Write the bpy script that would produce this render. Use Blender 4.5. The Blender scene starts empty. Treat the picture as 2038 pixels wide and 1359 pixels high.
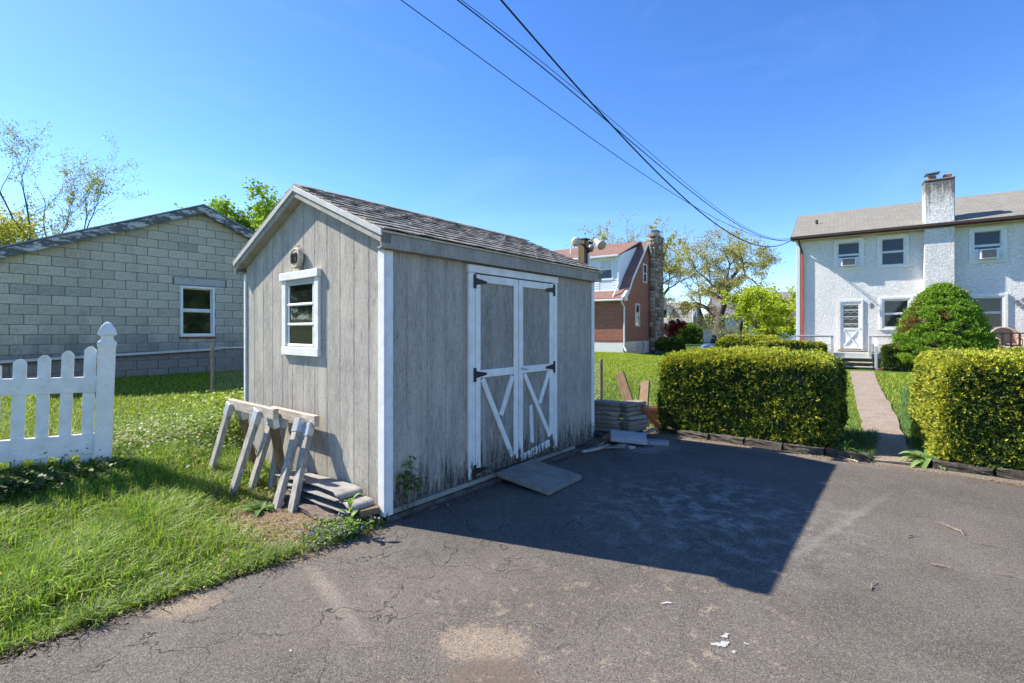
import bpy, math, random
import numpy as np
from mathutils import Vector, Matrix
R = math.radians
SC = bpy.context.scene
COL = SC.collection

# ------------------------------------------------------------------ camera
cam_d = bpy.data.cameras.new('camera'); cam = bpy.data.objects.new('camera', cam_d); COL.objects.link(cam)
cam.location = (0, 0, 1.42); cam.rotation_euler = (R(90), 0, 0)
cam_d.sensor_width = 36; cam_d.lens = 952 / 2038 * 36
cam_d.shift_y = -21.5 / 2038
cam_d.clip_start = .05; cam_d.clip_end = 3000
SC.camera = cam

# ------------------------------------------------------------------ sky, sun, exposure
SUN_EL = R(41.5); SUN_AZ = (-.938, .345)            # horizontal direction towards the sun
wd = bpy.data.worlds.new('World'); SC.world = wd; wd.use_nodes = True
wn = wd.node_tree.nodes; wl = wd.node_tree.links; wn.clear()
sky = wn.new('ShaderNodeTexSky'); sky.sky_type = 'NISHITA'; sky.sun_disc = False
sky.sun_elevation = SUN_EL; sky.sun_rotation = math.atan2(SUN_AZ[0], SUN_AZ[1])
sky.altitude = 0; sky.air_density = .75; sky.dust_density = .1; sky.ozone_density = 2.6
hs = wn.new('ShaderNodeHueSaturation'); hs.inputs['Saturation'].default_value = 1.24; hs.inputs['Hue'].default_value = .509
bg = wn.new('ShaderNodeBackground'); bg.inputs['Strength'].default_value = .15
wo = wn.new('ShaderNodeOutputWorld')
wtc = wn.new('ShaderNodeTexCoord'); wmp = wn.new('ShaderNodeMapping'); wmp.inputs['Scale'].default_value = (1.2, 2.6, 6.0)
wnz = wn.new('ShaderNodeTexNoise'); wnz.inputs['Scale'].default_value = 1.6; wnz.inputs['Detail'].default_value = 7; wnz.inputs['Roughness'].default_value = .6; wnz.inputs['Distortion'].default_value = .8
wmr = wn.new('ShaderNodeMapRange'); wmr.inputs['From Min'].default_value = .52; wmr.inputs['From Max'].default_value = .85; wmr.inputs['To Max'].default_value = .06
wmx = wn.new('ShaderNodeMix'); wmx.data_type = 'RGBA'; wmx.inputs[7].default_value = (4.6, 5.2, 6.2, 1)       # faint high wisps
wl.new(wtc.outputs['Generated'], wmp.inputs[0]); wl.new(wmp.outputs[0], wnz.inputs[0]); wl.new(wnz.outputs[0], wmr.inputs[0]); wl.new(wmr.outputs[0], wmx.inputs[0])
wl.new(sky.outputs[0], hs.inputs['Color']); wl.new(hs.outputs[0], wmx.inputs[6]); wl.new(wmx.outputs[2], bg.inputs['Color']); wl.new(bg.outputs[0], wo.inputs['Surface'])
sd = bpy.data.lights.new('sun', 'SUN'); sun = bpy.data.objects.new('sun', sd); COL.objects.link(sun)
sd.energy = 5.0; sd.angle = R(.5); sd.color = (1, .94, .84)
sv = Vector((SUN_AZ[0] * math.cos(SUN_EL), SUN_AZ[1] * math.cos(SUN_EL), math.sin(SUN_EL)))
sun.rotation_euler = sv.to_track_quat('Z', 'Y').to_euler(); sun.location = (-20, 10, 20)
SC.view_settings.view_transform = 'Standard'; SC.view_settings.look = 'None'
SC.view_settings.exposure = 1.08; SC.view_settings.gamma = 1
SC.render.engine = 'CYCLES'
SC.cycles.use_adaptive_sampling = True; SC.cycles.adaptive_threshold = .02
SC.cycles.max_bounces = 6; SC.cycles.diffuse_bounces = 3; SC.cycles.glossy_bounces = 2
SC.cycles.transmission_bounces = 4; SC.cycles.transparent_max_bounces = 6
SC.cycles.use_denoising = True

# ------------------------------------------------------------------ helpers: frames
S0 = (-.942, 3.544); YAW = R(39.4); CY, SY = math.cos(YAW), math.sin(YAW)
def G(c, a, z=0.0):
    """yard grid (c: to the right along the kerb, a: away along the shed) to world"""
    return Vector((S0[0] + CY * c + SY * a, S0[1] - SY * c + CY * a, z))
def toG(x, y):
    rx, ry = x - S0[0], y - S0[1]
    return CY * rx - SY * ry, SY * rx + CY * ry
def sstep(e0, e1, x):
    t = np.clip((x - e0) / (e1 - e0), 0, 1); return t * t * (3 - 2 * t)
def hz(x, y):
    """lawn height"""
    c, a = toG(x, y)
    left = .17 * sstep(-1.0, -3.0, c) + .026 * np.maximum(0, -c - 3.0)
    left = left * (1 - sstep(7, 16, a))
    dip = -.85 * np.exp(-(((x - 13.5) / 4.5) ** 2 + ((y - 31) / 5) ** 2) ** 2)
    return left + dip
def hzG(c, a):
    p = G(c, a); return float(hz(p.x, p.y))

def tag(o, label=None, cat=None, group=None, kind=None):
    if label: o['label'] = label
    if cat: o['category'] = cat
    if group: o['group'] = group
    if kind: o['kind'] = kind
    return o
def empty(name, label, cat, loc=(0, 0, 0), rz=0, group=None):
    o = bpy.data.objects.new(name, None); COL.objects.link(o)
    o.location = loc; o.rotation_euler = (0, 0, rz); o.empty_display_size = .1
    return tag(o, label, cat, group)
def link(name, me, mat=None, parent=None):
    o = bpy.data.objects.new(name, me); COL.objects.link(o)
    if mat and not me.materials: me.materials.append(mat)
    if parent: o.parent = parent
    return o

class MB:
    """collects shapes into ONE mesh"""
    def __init__(s): s.v = []; s.f = []
    def add(s, vs, fs):
        k = len(s.v); s.v += [tuple(p) for p in vs]; s.f += [tuple(i + k for i in f) for f in fs]; return s
    def box(s, x0, x1, y0, y1, z0, z1):
        return s.add([(x0,y0,z0),(x1,y0,z0),(x1,y1,z0),(x0,y1,z0),(x0,y0,z1),(x1,y0,z1),(x1,y1,z1),(x0,y1,z1)],
                     [(0,3,2,1),(4,5,6,7),(0,1,5,4),(1,2,6,5),(2,3,7,6),(3,0,4,7)])
    def bar(s, p, q, w, t, up=(0, 0, 1)):
        p, q = Vector(p), Vector(q); d = (q - p).normalized(); u = Vector(up)
        sx = d.cross(u)
        if sx.length < 1e-5: sx = d.cross(Vector((1, 0, 0)))
        sx.normalize(); sz = sx.cross(d); a = sx * w / 2; b = sz * t / 2
        return s.add([p-a-b, p+a-b, p+a+b, p-a+b, q-a-b, q+a-b, q+a+b, q-a+b],
                     [(0,1,2,3),(7,6,5,4),(4,5,1,0),(5,6,2,1),(6,7,3,2),(7,4,0,3)])
    def prism(s, poly, axis, a0, a1):
        """polygon in the plane normal to axis (0,1,2), extruded from a0 to a1"""
        def P(uv, w):
            return [(w, uv[0], uv[1]), (uv[0], w, uv[1]), (uv[0], uv[1], w)][axis]
        n = len(poly); vs = [P(p, a0) for p in poly] + [P(p, a1) for p in poly]
        fs = [tuple(range(n))[::-1], tuple(range(n, 2 * n))] + [(i, (i+1) % n, n + (i+1) % n, n + i) for i in range(n)]
        return s.add(vs, fs)
    def tube(s, pts, rad, k=6, cap=True):
        pts = [Vector(p) for p in pts]; n = len(pts)
        rad = rad if hasattr(rad, '__len__') else [rad] * n
        base = len(s.v); prev = None
        for i, p in enumerate(pts):
            d = (pts[min(i+1, n-1)] - pts[max(i-1, 0)]); d.normalize()
            if prev is None:
                prev = d.orthogonal().normalized()
            u = (prev - d * prev.dot(d))
            u = u.normalized() if u.length > 1e-6 else d.orthogonal().normalized()
            prev = u; w = d.cross(u)
            for j in range(k):
                an = 2 * math.pi * j / k
                s.v.append(tuple(p + (u * math.cos(an) + w * math.sin(an)) * rad[i]))
        for i in range(n - 1):
            for j in range(k):
                a = base + i*k + j; b = base + i*k + (j+1) % k
                s.f.append((a, b, b + k, a + k))
        if cap:
            s.f.append(tuple(base + j for j in range(k))[::-1]); s.f.append(tuple(base + (n-1)*k + j for j in range(k)))
        return s
    def lathe(s, prof, k=16, c=(0, 0, 0), axis=2):
        base = len(s.v)
        for r, h in prof:
            for j in range(k):
                an = 2 * math.pi * j / k; x, y = r * math.cos(an), r * math.sin(an)
                p = [(h, x, y), (y, h, x), (x, y, h)][axis]
                s.v.append((c[0] + p[0], c[1] + p[1], c[2] + p[2]))
        for i in range(len(prof) - 1):
            for j in range(k):
                a = base + i*k + j; b = base + i*k + (j+1) % k
                s.f.append((a, b, b + k, a + k))
        s.f.append(tuple(base + j for j in range(k))[::-1]); s.f.append(tuple(base + (len(prof)-1)*k + j for j in range(k)))
        return s
    def mesh(s, name):
        me = bpy.data.meshes.new(name); me.from_pydata(s.v, [], s.f); me.update(); return me
    def build(s, name, mat, parent=None, smooth=False, bevel=0, seg=1):
        me = s.mesh(name); o = link(name, me, mat, parent)
        if smooth:
            me.polygons.foreach_set('use_smooth', [True] * len(me.polygons))
        if bevel:
            b = o.modifiers.new('bevel', 'BEVEL'); b.width = bevel; b.segments = seg; b.limit_method = 'ANGLE'; b.angle_limit = R(40)
        return o
def bx(name, mat, parent, x0, x1, y0, y1, z0, z1, bevel=.003):
    return MB().box(x0, x1, y0, y1, z0, z1).build(name, mat, parent, bevel=bevel)

def np_mesh(name, V, F, col=None):
    me = bpy.data.meshes.new(name); V = np.asarray(V, np.float32); F = np.asarray(F, np.int32)
    me.vertices.add(len(V)); me.vertices.foreach_set('co', V.ravel())
    m, k = F.shape
    me.loops.add(m * k); me.polygons.add(m)
    me.polygons.foreach_set('loop_start', np.arange(m, dtype=np.int32) * k)
    me.loops.foreach_set('vertex_index', F.ravel())
    if col is not None:
        at = me.attributes.new('Col', 'FLOAT_COLOR', 'POINT')
        c4 = np.ones((len(V), 4), np.float32); c4[:, :3] = col; at.data.foreach_set('color', c4.ravel())
    me.update(calc_edges=True); me.validate(); return me

# ------------------------------------------------------------------ helpers: materials
class NT:
    def __init__(s, name):
        s.m = bpy.data.materials.new(name); s.m.use_nodes = True
        s.t = s.m.node_tree; s.n = s.t.nodes; s.b = s.n['Principled BSDF']; s.out = s.n['Material Output']
        s.tc = None
    def node(s, t, ins=(), **props):
        nd = s.n.new(t)
        for k, v in props.items(): setattr(nd, k, v)
        for k, v in (ins.items() if isinstance(ins, dict) else ins): s.set(nd.inputs[k], v)
        return nd
    def set(s, sock, v):
        if isinstance(v, bpy.types.NodeSocket): s.t.links.new(v, sock)
        elif isinstance(v, bpy.types.Node): s.t.links.new(v.outputs[0], sock)
        else:
            if sock.type == 'RGBA' and len(v) == 3: v = (*v, 1)
            sock.default_value = v
    def co(s, kind='Object'):
        if s.tc is None: s.tc = s.n.new('ShaderNodeTexCoord')
        return s.tc.outputs[kind]
    def map(s, v, scale=(1, 1, 1), loc=(0, 0, 0), rot=(0, 0, 0)):
        return s.node('ShaderNodeMapping', {'Vector': v, 'Scale': scale, 'Location': loc, 'Rotation': rot}).outputs[0]
    def noise(s, v, scale, detail=4, rough=.55, dist=0):
        return s.node('ShaderNodeTexNoise', {'Vector': v, 'Scale': scale, 'Detail': detail, 'Roughness': rough, 'Distortion': dist}).outputs[0]
    def vor(s, v, scale, feature='F1', out=0, rnd=1):
        return s.node('ShaderNodeTexVoronoi', {'Vector': v, 'Scale': scale, 'Randomness': rnd}, feature=feature).outputs[out]
    def math(s, op, a, b=0, clamp=False):
        return s.node('ShaderNodeMath', {0: a, 1: b}, operation=op, use_clamp=clamp).outputs[0]
    def mr(s, v, a, b, c=0, d=1):
        return s.node('ShaderNodeMapRange', {'Value': v, 'From Min': a, 'From Max': b, 'To Min': c, 'To Max': d}, clamp=True).outputs[0]
    def mix(s, f, a, b, mode='MIX'):
        nd = s.node('ShaderNodeMix', data_type='RGBA', blend_type=mode)
        s.set(nd.inputs[0], f); s.set(nd.inputs[6], a); s.set(nd.inputs[7], b)
        return nd.outputs[2]
    def xyz(s, v):
        return s.node('ShaderNodeSeparateXYZ', {0: v}).outputs
    def rnd(s):
        return s.node('ShaderNodeObjectInfo').outputs['Random']
    def bump(s, h, strength=.3, dist=.01):
        nd = s.node('ShaderNodeBump', {'Strength': strength, 'Distance': dist, 'Height': h}); s.set(s.b.inputs['Normal'], nd)
        return nd
    def fin(s, col, rough=.8, spec=.3, metal=0):
        s.set(s.b.inputs['Base Color'], col); s.set(s.b.inputs['Roughness'], rough)
        s.set(s.b.inputs['Specular IOR Level'], spec); s.set(s.b.inputs['Metallic'], metal); return s.m
    def vary(s, col, amt):
        r = s.mr(s.rnd(), 0, 1, 1 - amt, 1 + amt)
        return s.mix(1, col, s.node('ShaderNodeCombineColor', {0: r, 1: r, 2: r}).outputs[0], 'MULTIPLY')

def surf(name, c1, c2, scale=6, stretch=(1, 1, 1), rough=.8, bump=.25, bd=.006, var=.08, spec=.25, c3=None, lo=.38, hi=.62, fine=8, metal=0):
    t = NT(name); v = t.map(t.co(), stretch)
    n1 = t.noise(v, scale, 5, .6); n2 = t.noise(v, scale * fine, 4, .65)
    f = t.math('ADD', t.math('MULTIPLY', n1, .6), t.math('MULTIPLY', n2, .4))
    c = t.mix(t.mr(f, lo, hi), c1, c2)
    if c3: c = t.mix(t.mr(t.noise(v, scale * .37, 5, .7), .58, .68), c, c3)
    if var: c = t.vary(c, var)
    if bump: t.bump(n2, bump, bd)
    return t.fin(c, rough, spec, metal)

def leafmat(name, trans=.35, rough=.55, spec=.25):
    t = NT(name); c = t.node('ShaderNodeAttribute', attribute_name='Col').outputs[0]
    t.fin(c, rough, spec)
    tr = t.node('ShaderNodeBsdfTranslucent', {0: t.mix(1, c, (1.25, 1.2, .6), 'MULTIPLY')})
    ms = t.node('ShaderNodeMixShader', {0: trans, 1: t.b.outputs[0], 2: tr.outputs[0]})
    t.set(t.out.inputs[0], ms.outputs[0]); return t.m
# ------------------------------------------------------------------ materials
def siding_mat(name, base, dark, lichen=False, low=.55):
    t = NT(name); o = t.co(); x, y, z = t.xyz(o)
    v = t.map(o, (1, 1, .07)); v2 = t.map(o, (1, 1, .25))
    grain = t.noise(v, 120, 6, .75); blot = t.noise(v2, 6, 5, .65); spk = t.noise(v2, 130, 3, .6)
    c = t.mix(t.mr(grain, .40, .60), dark, base)
    c = t.mix(t.math('MULTIPLY', t.mr(blot, .42, .66), .55), c, (base[0]*1.25, base[1]*1.22, base[2]*1.16))
    c = t.mix(t.math('MULTIPLY', t.mr(spk, .60, .66), .75), c, (.055, .05, .045))
    streak = t.noise(t.map(o, (1, 1, .02)), 14, 4, .6)
    c = t.mix(t.math('MULTIPLY', t.mr(streak, .5, .75), .22), c, (dark[0]*.6, dark[1]*.6, dark[2]*.6))
    # rot and mildew climbing unevenly from the bottom edge
    edge = t.math('ADD', z, t.math('MULTIPLY', t.math('SUBTRACT', t.noise(t.map(o, (1, 1, .12)), 22, 6, .8), .5), 1.5))
    c = t.mix(t.math('MULTIPLY', t.mr(edge, low * .72, low * .25), .88), c, (.035, .03, .024))
    c = t.mix(t.math('MULTIPLY', t.math('MULTIPLY', t.mr(t.noise(o, 40, 3), .5, .62), t.mr(edge, .5, .1)), .5), c, (.30, .28, .25))
    if lichen:
        l = t.math('MULTIPLY', t.mr(t.noise(o, 28, 4, .7), .5, .62), t.mr(z, .75, .1))
        l = t.math('MULTIPLY', l, t.mr(x, -1.1, -.1))
        c = t.mix(t.math('MULTIPLY', l, .7), c, (.34, .26, .07))
    t.bump(t.math('ADD', grain, t.math('MULTIPLY', spk, .5)), .5, .004)
    return t.fin(c, .88, .15)
M = {}
M['gable'] = siding_mat('weathered_grey_siding', (.50, .455, .39), (.25, .228, .195), True, .12)
M['long'] = siding_mat('grey_siding', (.46, .42, .36), (.26, .238, .205), False, .50)
M['doorpanel'] = siding_mat('grey_door_sheet', (.38, .345, .295), (.20, .182, .155), False, .62)
def white_paint(name, col=(.84, .82, .77), worn=1.0, low=.35):
    t = NT(name); o = t.co(); x, y, z = t.xyz(o)
    n = t.noise(o, 9, 5, .65); sp = t.noise(o, 75, 3, .6)
    c = t.mix(t.mr(n, .40, .70), col, (col[0]*.84, col[1]*.82, col[2]*.78))
    c = t.mix(t.math('MULTIPLY', t.mr(sp, .68, .72), .8 * worn), c, (.10, .09, .07))
    if worn:
        e = t.math('ADD', z, t.math('MULTIPLY', t.math('SUBTRACT', t.noise(t.map(o, (1, 1, .25)), 24, 5, .7), .5), .75))
        c = t.mix(t.mr(e, low * .7, low * .35), c, (.06, .05, .04))
    c = t.vary(c, .03); t.bump(n, .15, .003)
    return t.fin(c, .55, .35)
M['trim'] = white_paint('white_trim_paint')
M['corner'] = white_paint('corner_board_paint', (.80, .79, .77), .6, .02)
M['clean'] = white_paint('clean_white_paint', (.82, .81, .78), 0)
M['vinyl'] = white_paint('white_vinyl', (.84, .82, .78), .6, .10)
M['fascia'] = surf('grey_fascia_paint', (.28, .26, .22), (.42, .39, .335), 7, (1, 1, .4), .85, .3)
M['edge'] = surf('drip_edge', (.46, .44, .40), (.60, .58, .54), 9, rough=.5, bump=.05)
M['darkwood'] = surf('dark_timber', (.05, .045, .04), (.16, .14, .12), 9, (1, 1, 3), .9, .5)
M['sillwood'] = surf('sill_timber', (.16, .145, .12), (.32, .30, .26), 9, (1, .2, 1), .9, .5)
M['black'] = surf('black_iron', (.012, .011, .01), (.03, .024, .02), 20, rough=.55, bump=.1, spec=.4)
M['steel'] = surf('galvanised_steel', (.42, .45, .48), (.62, .64, .66), 14, rough=.38, bump=.06, metal=.6)
M['rust'] = surf('rusty_pipe', (.20, .13, .09), (.36, .27, .20), 14, rough=.8, bump=.2)
def shingle_mat():
    t = NT('old_asphalt_shingle'); o = t.co()
    n = t.noise(o, 60, 4, .7); m = t.noise(o, 9, 4)
    c = t.mix(t.mr(n, .35, .66), (.23, .195, .16), (.50, .44, .37)); c = t.mix(t.math('MULTIPLY', t.mr(m, .52, .68), .5), c, (.13, .11, .095))
    c = t.vary(c, .14); t.bump(n, .5, .004); return t.fin(c, .95, .1)
M['shingle'] = shingle_mat()
def glass_mat(name, tint=(.012, .013, .014)):
    t = NT(name); o = t.co(); n = t.noise(o, 3, 3)
    t.bump(n, .06, .02); return t.fin(tint, .04, .5)
M['glass'] = glass_mat('window_glass'); M['glass_far'] = glass_mat('window_glass_far', (.03, .036, .045))
M['blind'] = surf('window_blind', (.55, .57, .60), (.66, .68, .72), 4, rough=.7, bump=0, var=0)
M['oldwood'] = surf('weathered_lumber', (.33, .30, .26), (.56, .52, .47), 5, (6, 6, 6), .85, .5, c3=(.28, .21, .15))
def lumber(name, a, b, st):
    return surf(name, a, b, 5, st, .82, .45, .004, .1)
M['lumber_grey'] = lumber('grey_lumber', (.20, .18, .15), (.46, .42, .36), (9, 9, 1.2))
M['lumber_pale'] = lumber('bleached_lumber', (.34, .28, .21), (.62, .54, .44), (1.2, 9, 9))
M['lumber_brown'] = lumber('brown_lumber', (.115, .075, .042), (.22, .15, .09), (9, 9, 1.2))
M['lumber_tan'] = lumber('tan_lumber', (.14, .095, .052), (.25, .175, .105), (9, 9, 1.2))
M['red_paint'] = surf('red_painted_wood', (.42, .08, .04), (.52, .13, .06), 8, rough=.6)
M['mat'] = surf('folded_rubber', (.19, .18, .165), (.34, .32, .29), 5, (1, 4, 1), .72, .25, c3=(.38, .29, .20))
M['rubble'] = surf('brick_rubble', (.16, .12, .10), (.34, .26, .21), 22, rough=.95, bump=.9, bd=.02)
M['concrete'] = surf('grey_concrete', (.24, .24, .235), (.38, .375, .36), 8, rough=.92, bump=.4)
M['lintel'] = surf('lintel_concrete', (.40, .385, .35), (.50, .485, .44), 8, rough=.92, bump=.4)
M['paver'] = surf('concrete_paver', (.19, .165, .13), (.36, .315, .255), 18, rough=.95, bump=.7, var=.22)
M['slab'] = surf('stone_slab', (.33, .32, .30), (.47, .455, .43), 10, rough=.9, bump=.35)
M['kerb'] = surf('kerb_stone', (.05, .042, .032), (.15, .128, .10), 14, rough=.95, bump=.9, bd=.015, var=.15)
M['step_panel'] = surf('step_panel', (.19, .175, .145), (.30, .275, .235), 7, rough=.9, bump=.25)
M['terracotta'] = surf('terracotta', (.22, .12, .08), (.34, .19, .12), 9, rough=.85, bump=.3)
M['plaque'] = surf('carved_plaque_wood', (.48, .39, .29), (.62, .52, .41), 30, rough=.85, bump=.4)
M['digit'] = surf('dark_brown_digits', (.035, .022, .016), (.07, .045, .03), 40, rough=.6, bump=.1)
def block_mat(name, a, b, var):
    t = NT(name); o = t.co('Generated'); w = t.co()
    n = t.noise(w, 16, 4, .6); pit = t.noise(w, 70, 3, .7)
    c = t.mix(t.mr(n, .35, .65), a, b)
    c = t.mix(t.math('MULTIPLY', t.mr(pit, .56, .64), .75), c, (.10, .10, .095))
    c = t.vary(c, var); g = t.node('ShaderNodeNewGeometry').outputs[0]; gz = t.xyz(g)[2]
    st = t.math('MULTIPLY', t.mr(t.math('ADD', gz, t.math('MULTIPLY', t.math('SUBTRACT', t.noise(t.map(g, (1, 1, .4)), 2.2, 5, .7), .5), 2.2)), 1.5, .8), .5)
    c = t.mix(st, c, (.12, .115, .10)); sm = t.math('MULTIPLY', t.mr(t.noise(t.map(g, (1, 1, .3)), 1.4, 5, .7), .55, .7), .35); c = t.mix(sm, c, (.20, .19, .16)); t.bump(pit, .6, .008); return t.fin(c, .95, .1)
M['block'] = block_mat('grey_block', (.47, .42, .315), (.57, .515, .40), .10)
M['block_dark'] = block_mat('stained_block', (.36, .335, .27), (.48, .45, .37), .12)
M['block_base'] = block_mat('footing_block', (.30, .27, .23), (.42, .38, .33), .12)
M['mortar'] = surf('mortar', (.13, .115, .095), (.21, .185, .155), 12, rough=.95, bump=.4, var=0)
def peel_mat():
    t = NT('peeling_fascia'); o = t.co(); n = t.noise(t.map(o, (.45, 1, 1.6)), 6, 6, .75)
    c = t.mix(t.mr(n, .50, .56), (.12, .12, .118), (.50, .50, .48)); t.bump(n, .3, .005); return t.fin(c, .9, .15)
M['peel'] = peel_mat()
M['redbrick'] = surf('sill_brick', (.17, .06, .045), (.27, .10, .07), 12, rough=.9, bump=.4)
def stucco_mat():
    t = NT('white_stucco'); o = t.co()
    n = t.noise(t.map(o, (1, 1, 1.6)), 9, 3, .5, .7); f = t.noise(o, 55, 4, .6); r = t.math('ABSOLUTE', t.math('SUBTRACT', n, .5))
    h = t.math('ADD', t.mr(r, 0, .07), t.math('MULTIPLY', f, .25))
    c = t.mix(t.mr(t.noise(o, 1.2, 5), .4, .75), (.84, .81, .765), (.74, .71, .665)); c = t.mix(t.math('MULTIPLY', t.mr(t.noise(t.map(o, (1, 1, .08)), 5, 5, .7), .58, .78), .30), c, (.50, .47, .43))
    t.bump(h, .6, .028); return t.fin(c, .9, .2)
M['stucco'] = stucco_mat()
def chimney_mat():
    t = NT('stained_stucco'); o = t.co(); x, y, z = t.xyz(o)
    n = t.noise(t.map(o, (1, 1, 1.6)), 9, 3, .5, .7); r = t.math('ABSOLUTE', t.math('SUBTRACT', n, .5))
    c = t.mix(t.mr(t.noise(o, 1.2, 5), .4, .75), (.84, .81, .765), (.74, .71, .665))
    st = t.math('ADD', z, t.math('MULTIPLY', t.math('SUBTRACT', t.noise(t.map(o, (1, 1, .18)), 7, 5, .7), .5), 2.6))
    c = t.mix(t.math('MULTIPLY', t.mr(st, 6.0, 6.75), .9), c, (.13, .115, .10))
    t.bump(t.mr(r, 0, .07), .7, .034); return t.fin(c, .9, .2)
M['chimney'] = chimney_mat()
def roof_mat(name, a, b, cw=.3, ch=.14, axis=0, hs=1.0):
    t = NT(name); o = t.co(); x, y, z = t.xyz(o)
    v = t.node('ShaderNodeCombineXYZ', {0: (x if axis == 0 else y), 1: t.math('MULTIPLY', z, hs), 2: 0.0}).outputs[0]
    br = t.node('ShaderNodeTexBrick', {'Vector': v, 'Color1': a, 'Color2': b, 'Mortar': (a[0]*.45, a[1]*.45, a[2]*.45), 'Scale': 1.0, 'Mortar Size': .012, 'Brick Width': cw, 'Row Height': ch})
    n = t.noise(o, 14, 4, .7); c = t.mix(t.mr(n, .3, .7), br.outputs[0], t.mix(.5, a, b)); t.bump(t.noise(o, 50), .4, .01); return t.fin(c, .95, .1)
M['roof_grey'] = roof_mat('grey_shingle_roof', (.20, .19, .16), (.30, .283, .24), .3, .07)
M['roof_red'] = roof_mat('red_brown_shingle_roof', (.20, .115, .09), (.30, .185, .15), .3, .11)
M['roof_far'] = roof_mat('far_grey_roof', (.22, .21, .195), (.30, .285, .27), .4, .14)
def brick_mat(name, axis):
    t = NT(name); o = t.co(); x, y, z = t.xyz(o)
    v = t.node('ShaderNodeCombineXYZ', {0: (x if axis == 0 else y), 1: z, 2: 0.0}).outputs[0]
    br = t.node('ShaderNodeTexBrick', {'Vector': v, 'Color1': (.38, .12, .065), 'Color2': (.23, .068, .04), 'Mortar': (.34, .27, .21), 'Scale': 1.0, 'Mortar Size': .009, 'Brick Width': .23, 'Row Height': .085})
    t.bump(br.outputs[1], -.4, .01); return t.fin(br.outputs[0], .9, .15)
M['brick_x'] = brick_mat('red_brick_front', 0); M['brick_y'] = brick_mat('red_brick_gable', 1)
M['siding_white'] = surf('white_siding', (.66, .70, .76), (.74, .77, .82), 3, rough=.6, bump=.05, var=0)
M['cream'] = surf('cream_plaster', (.58, .50, .39), (.68, .61, .50), 3, rough=.9, bump=.2, var=0)
M['offwhite'] = surf('off_white_plaster', (.70, .68, .63), (.78, .76, .72), 3, rough=.9, bump=.2, var=0)
M['gutter_brown'] = surf('brown_gutter', (.055, .03, .025), (.08, .045, .035), 6, rough=.45, bump=0, spec=.4)
M['gutter_white'] = surf('white_gutter', (.62, .66, .68), (.72, .74, .76), 6, rough=.5, bump=0)
M['red_pipe'] = surf('red_downspout', (.55, .11, .05), (.62, .15, .07), 6, rough=.5, bump=0)
M['soffit'] = surf('tan_soffit', (.50, .36, .20), (.60, .45, .27), 6, rough=.7, bump=.1)
M['deck_grey'] = surf('grey_green_deck_paint', (.42, .45, .44), (.54, .56, .54), 9, rough=.8, bump=.2)
M['deck_tan'] = surf('deck_boards', (.34, .31, .25), (.46, .42, .35), 9, (1, 3, 1), .85, .3)
M['deck_brown'] = surf('brown_deck_rail', (.24, .15, .10), (.36, .24, .16), 9, rough=.8, bump=.3)
M['wicker'] = surf('tan_wicker', (.36, .24, .17), (.48, .34, .25), 40, rough=.8, bump=.6)
M['flue'] = surf('clay_flue', (.30, .10, .06), (.40, .16, .10), 9, rough=.85)
M['lead'] = surf('grey_metal_cap', (.20, .21, .22), (.32, .33, .34), 9, rough=.5, metal=.5)
M['acgrille'] = surf('ac_grille', (.07, .07, .075), (.14, .14, .15), 60, (1, 1, 8), .6, .5)
M['curtain'] = surf('dark_room', (.02, .02, .022), (.05, .05, .055), 3, rough=.9, bump=0)  # near-black sheets behind the panes, standing in for unlit rooms
M['cable'] = surf('black_cable', (.012, .012, .013), (.025, .025, .026), 8, rough=.6, bump=0)
def stonework_mat():
    t = NT('field_stone'); o = t.co(); c = t.node('ShaderNodeAttribute', attribute_name='Col').outputs[0]
    n = t.noise(o, 9, 4, .7); c = t.mix(t.math('MULTIPLY', t.mr(n, .3, .7), .5), c, (.14, .11, .09)); t.bump(n, .6, .03); return t.fin(c, .95, .1)
M['stone'] = stonework_mat()
def stone_far_mat():
    t = NT('far_field_stone'); o = t.co(); v = t.vor(o, 3.2, 'F1', 1); e = t.vor(o, 3.2, 'DISTANCE_TO_EDGE', 0)
    g = t.xyz(v)[0]; c = t.mix(g, (.14, .09, .06), (.44, .33, .23)); c = t.mix(t.mr(e, .05, .02), c, (.42, .37, .31)); t.bump(e, .4, .03); return t.fin(c, .95, .1)
M['stone_far'] = stone_far_mat()
M['bark'] = surf('tree_bark', (.05, .042, .035), (.125, .105, .088), 8, (1, 1, .3), .95, .6, .02)
M['bark_pale'] = surf('pale_bark', (.16, .14, .12), (.28, .25, .22), 8, (1, 1, .3), .95, .6, .02)
M['twig'] = surf('dry_twig', (.20, .15, .11), (.38, .31, .24), 20, rough=.9, bump=.4, var=.2)
M['leaf'] = leafmat('leaf'); M['needle'] = leafmat('needle', .2, .6); M['grass'] = leafmat('grass_blade', .38, .5)
M['petal'] = leafmat('flower_petal', .25, .7)
M['floodwhite'] = surf('floodlight_enamel', (.44, .41, .34), (.58, .55, .47), 12, rough=.5)
M['floodlens'] = surf('floodlight_lens', (.34, .29, .19), (.46, .41, .29), 30, rough=.25, bump=.3)
M['car'] = surf('silver_blue_car_paint', (.36, .40, .46), (.38, .42, .48), 3, rough=.25, bump=0, spec=.6, metal=.4, var=0)
M['tyre'] = surf('tyre_rubber', (.015, .015, .015), (.03, .03, .03), 20, rough=.85)

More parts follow.
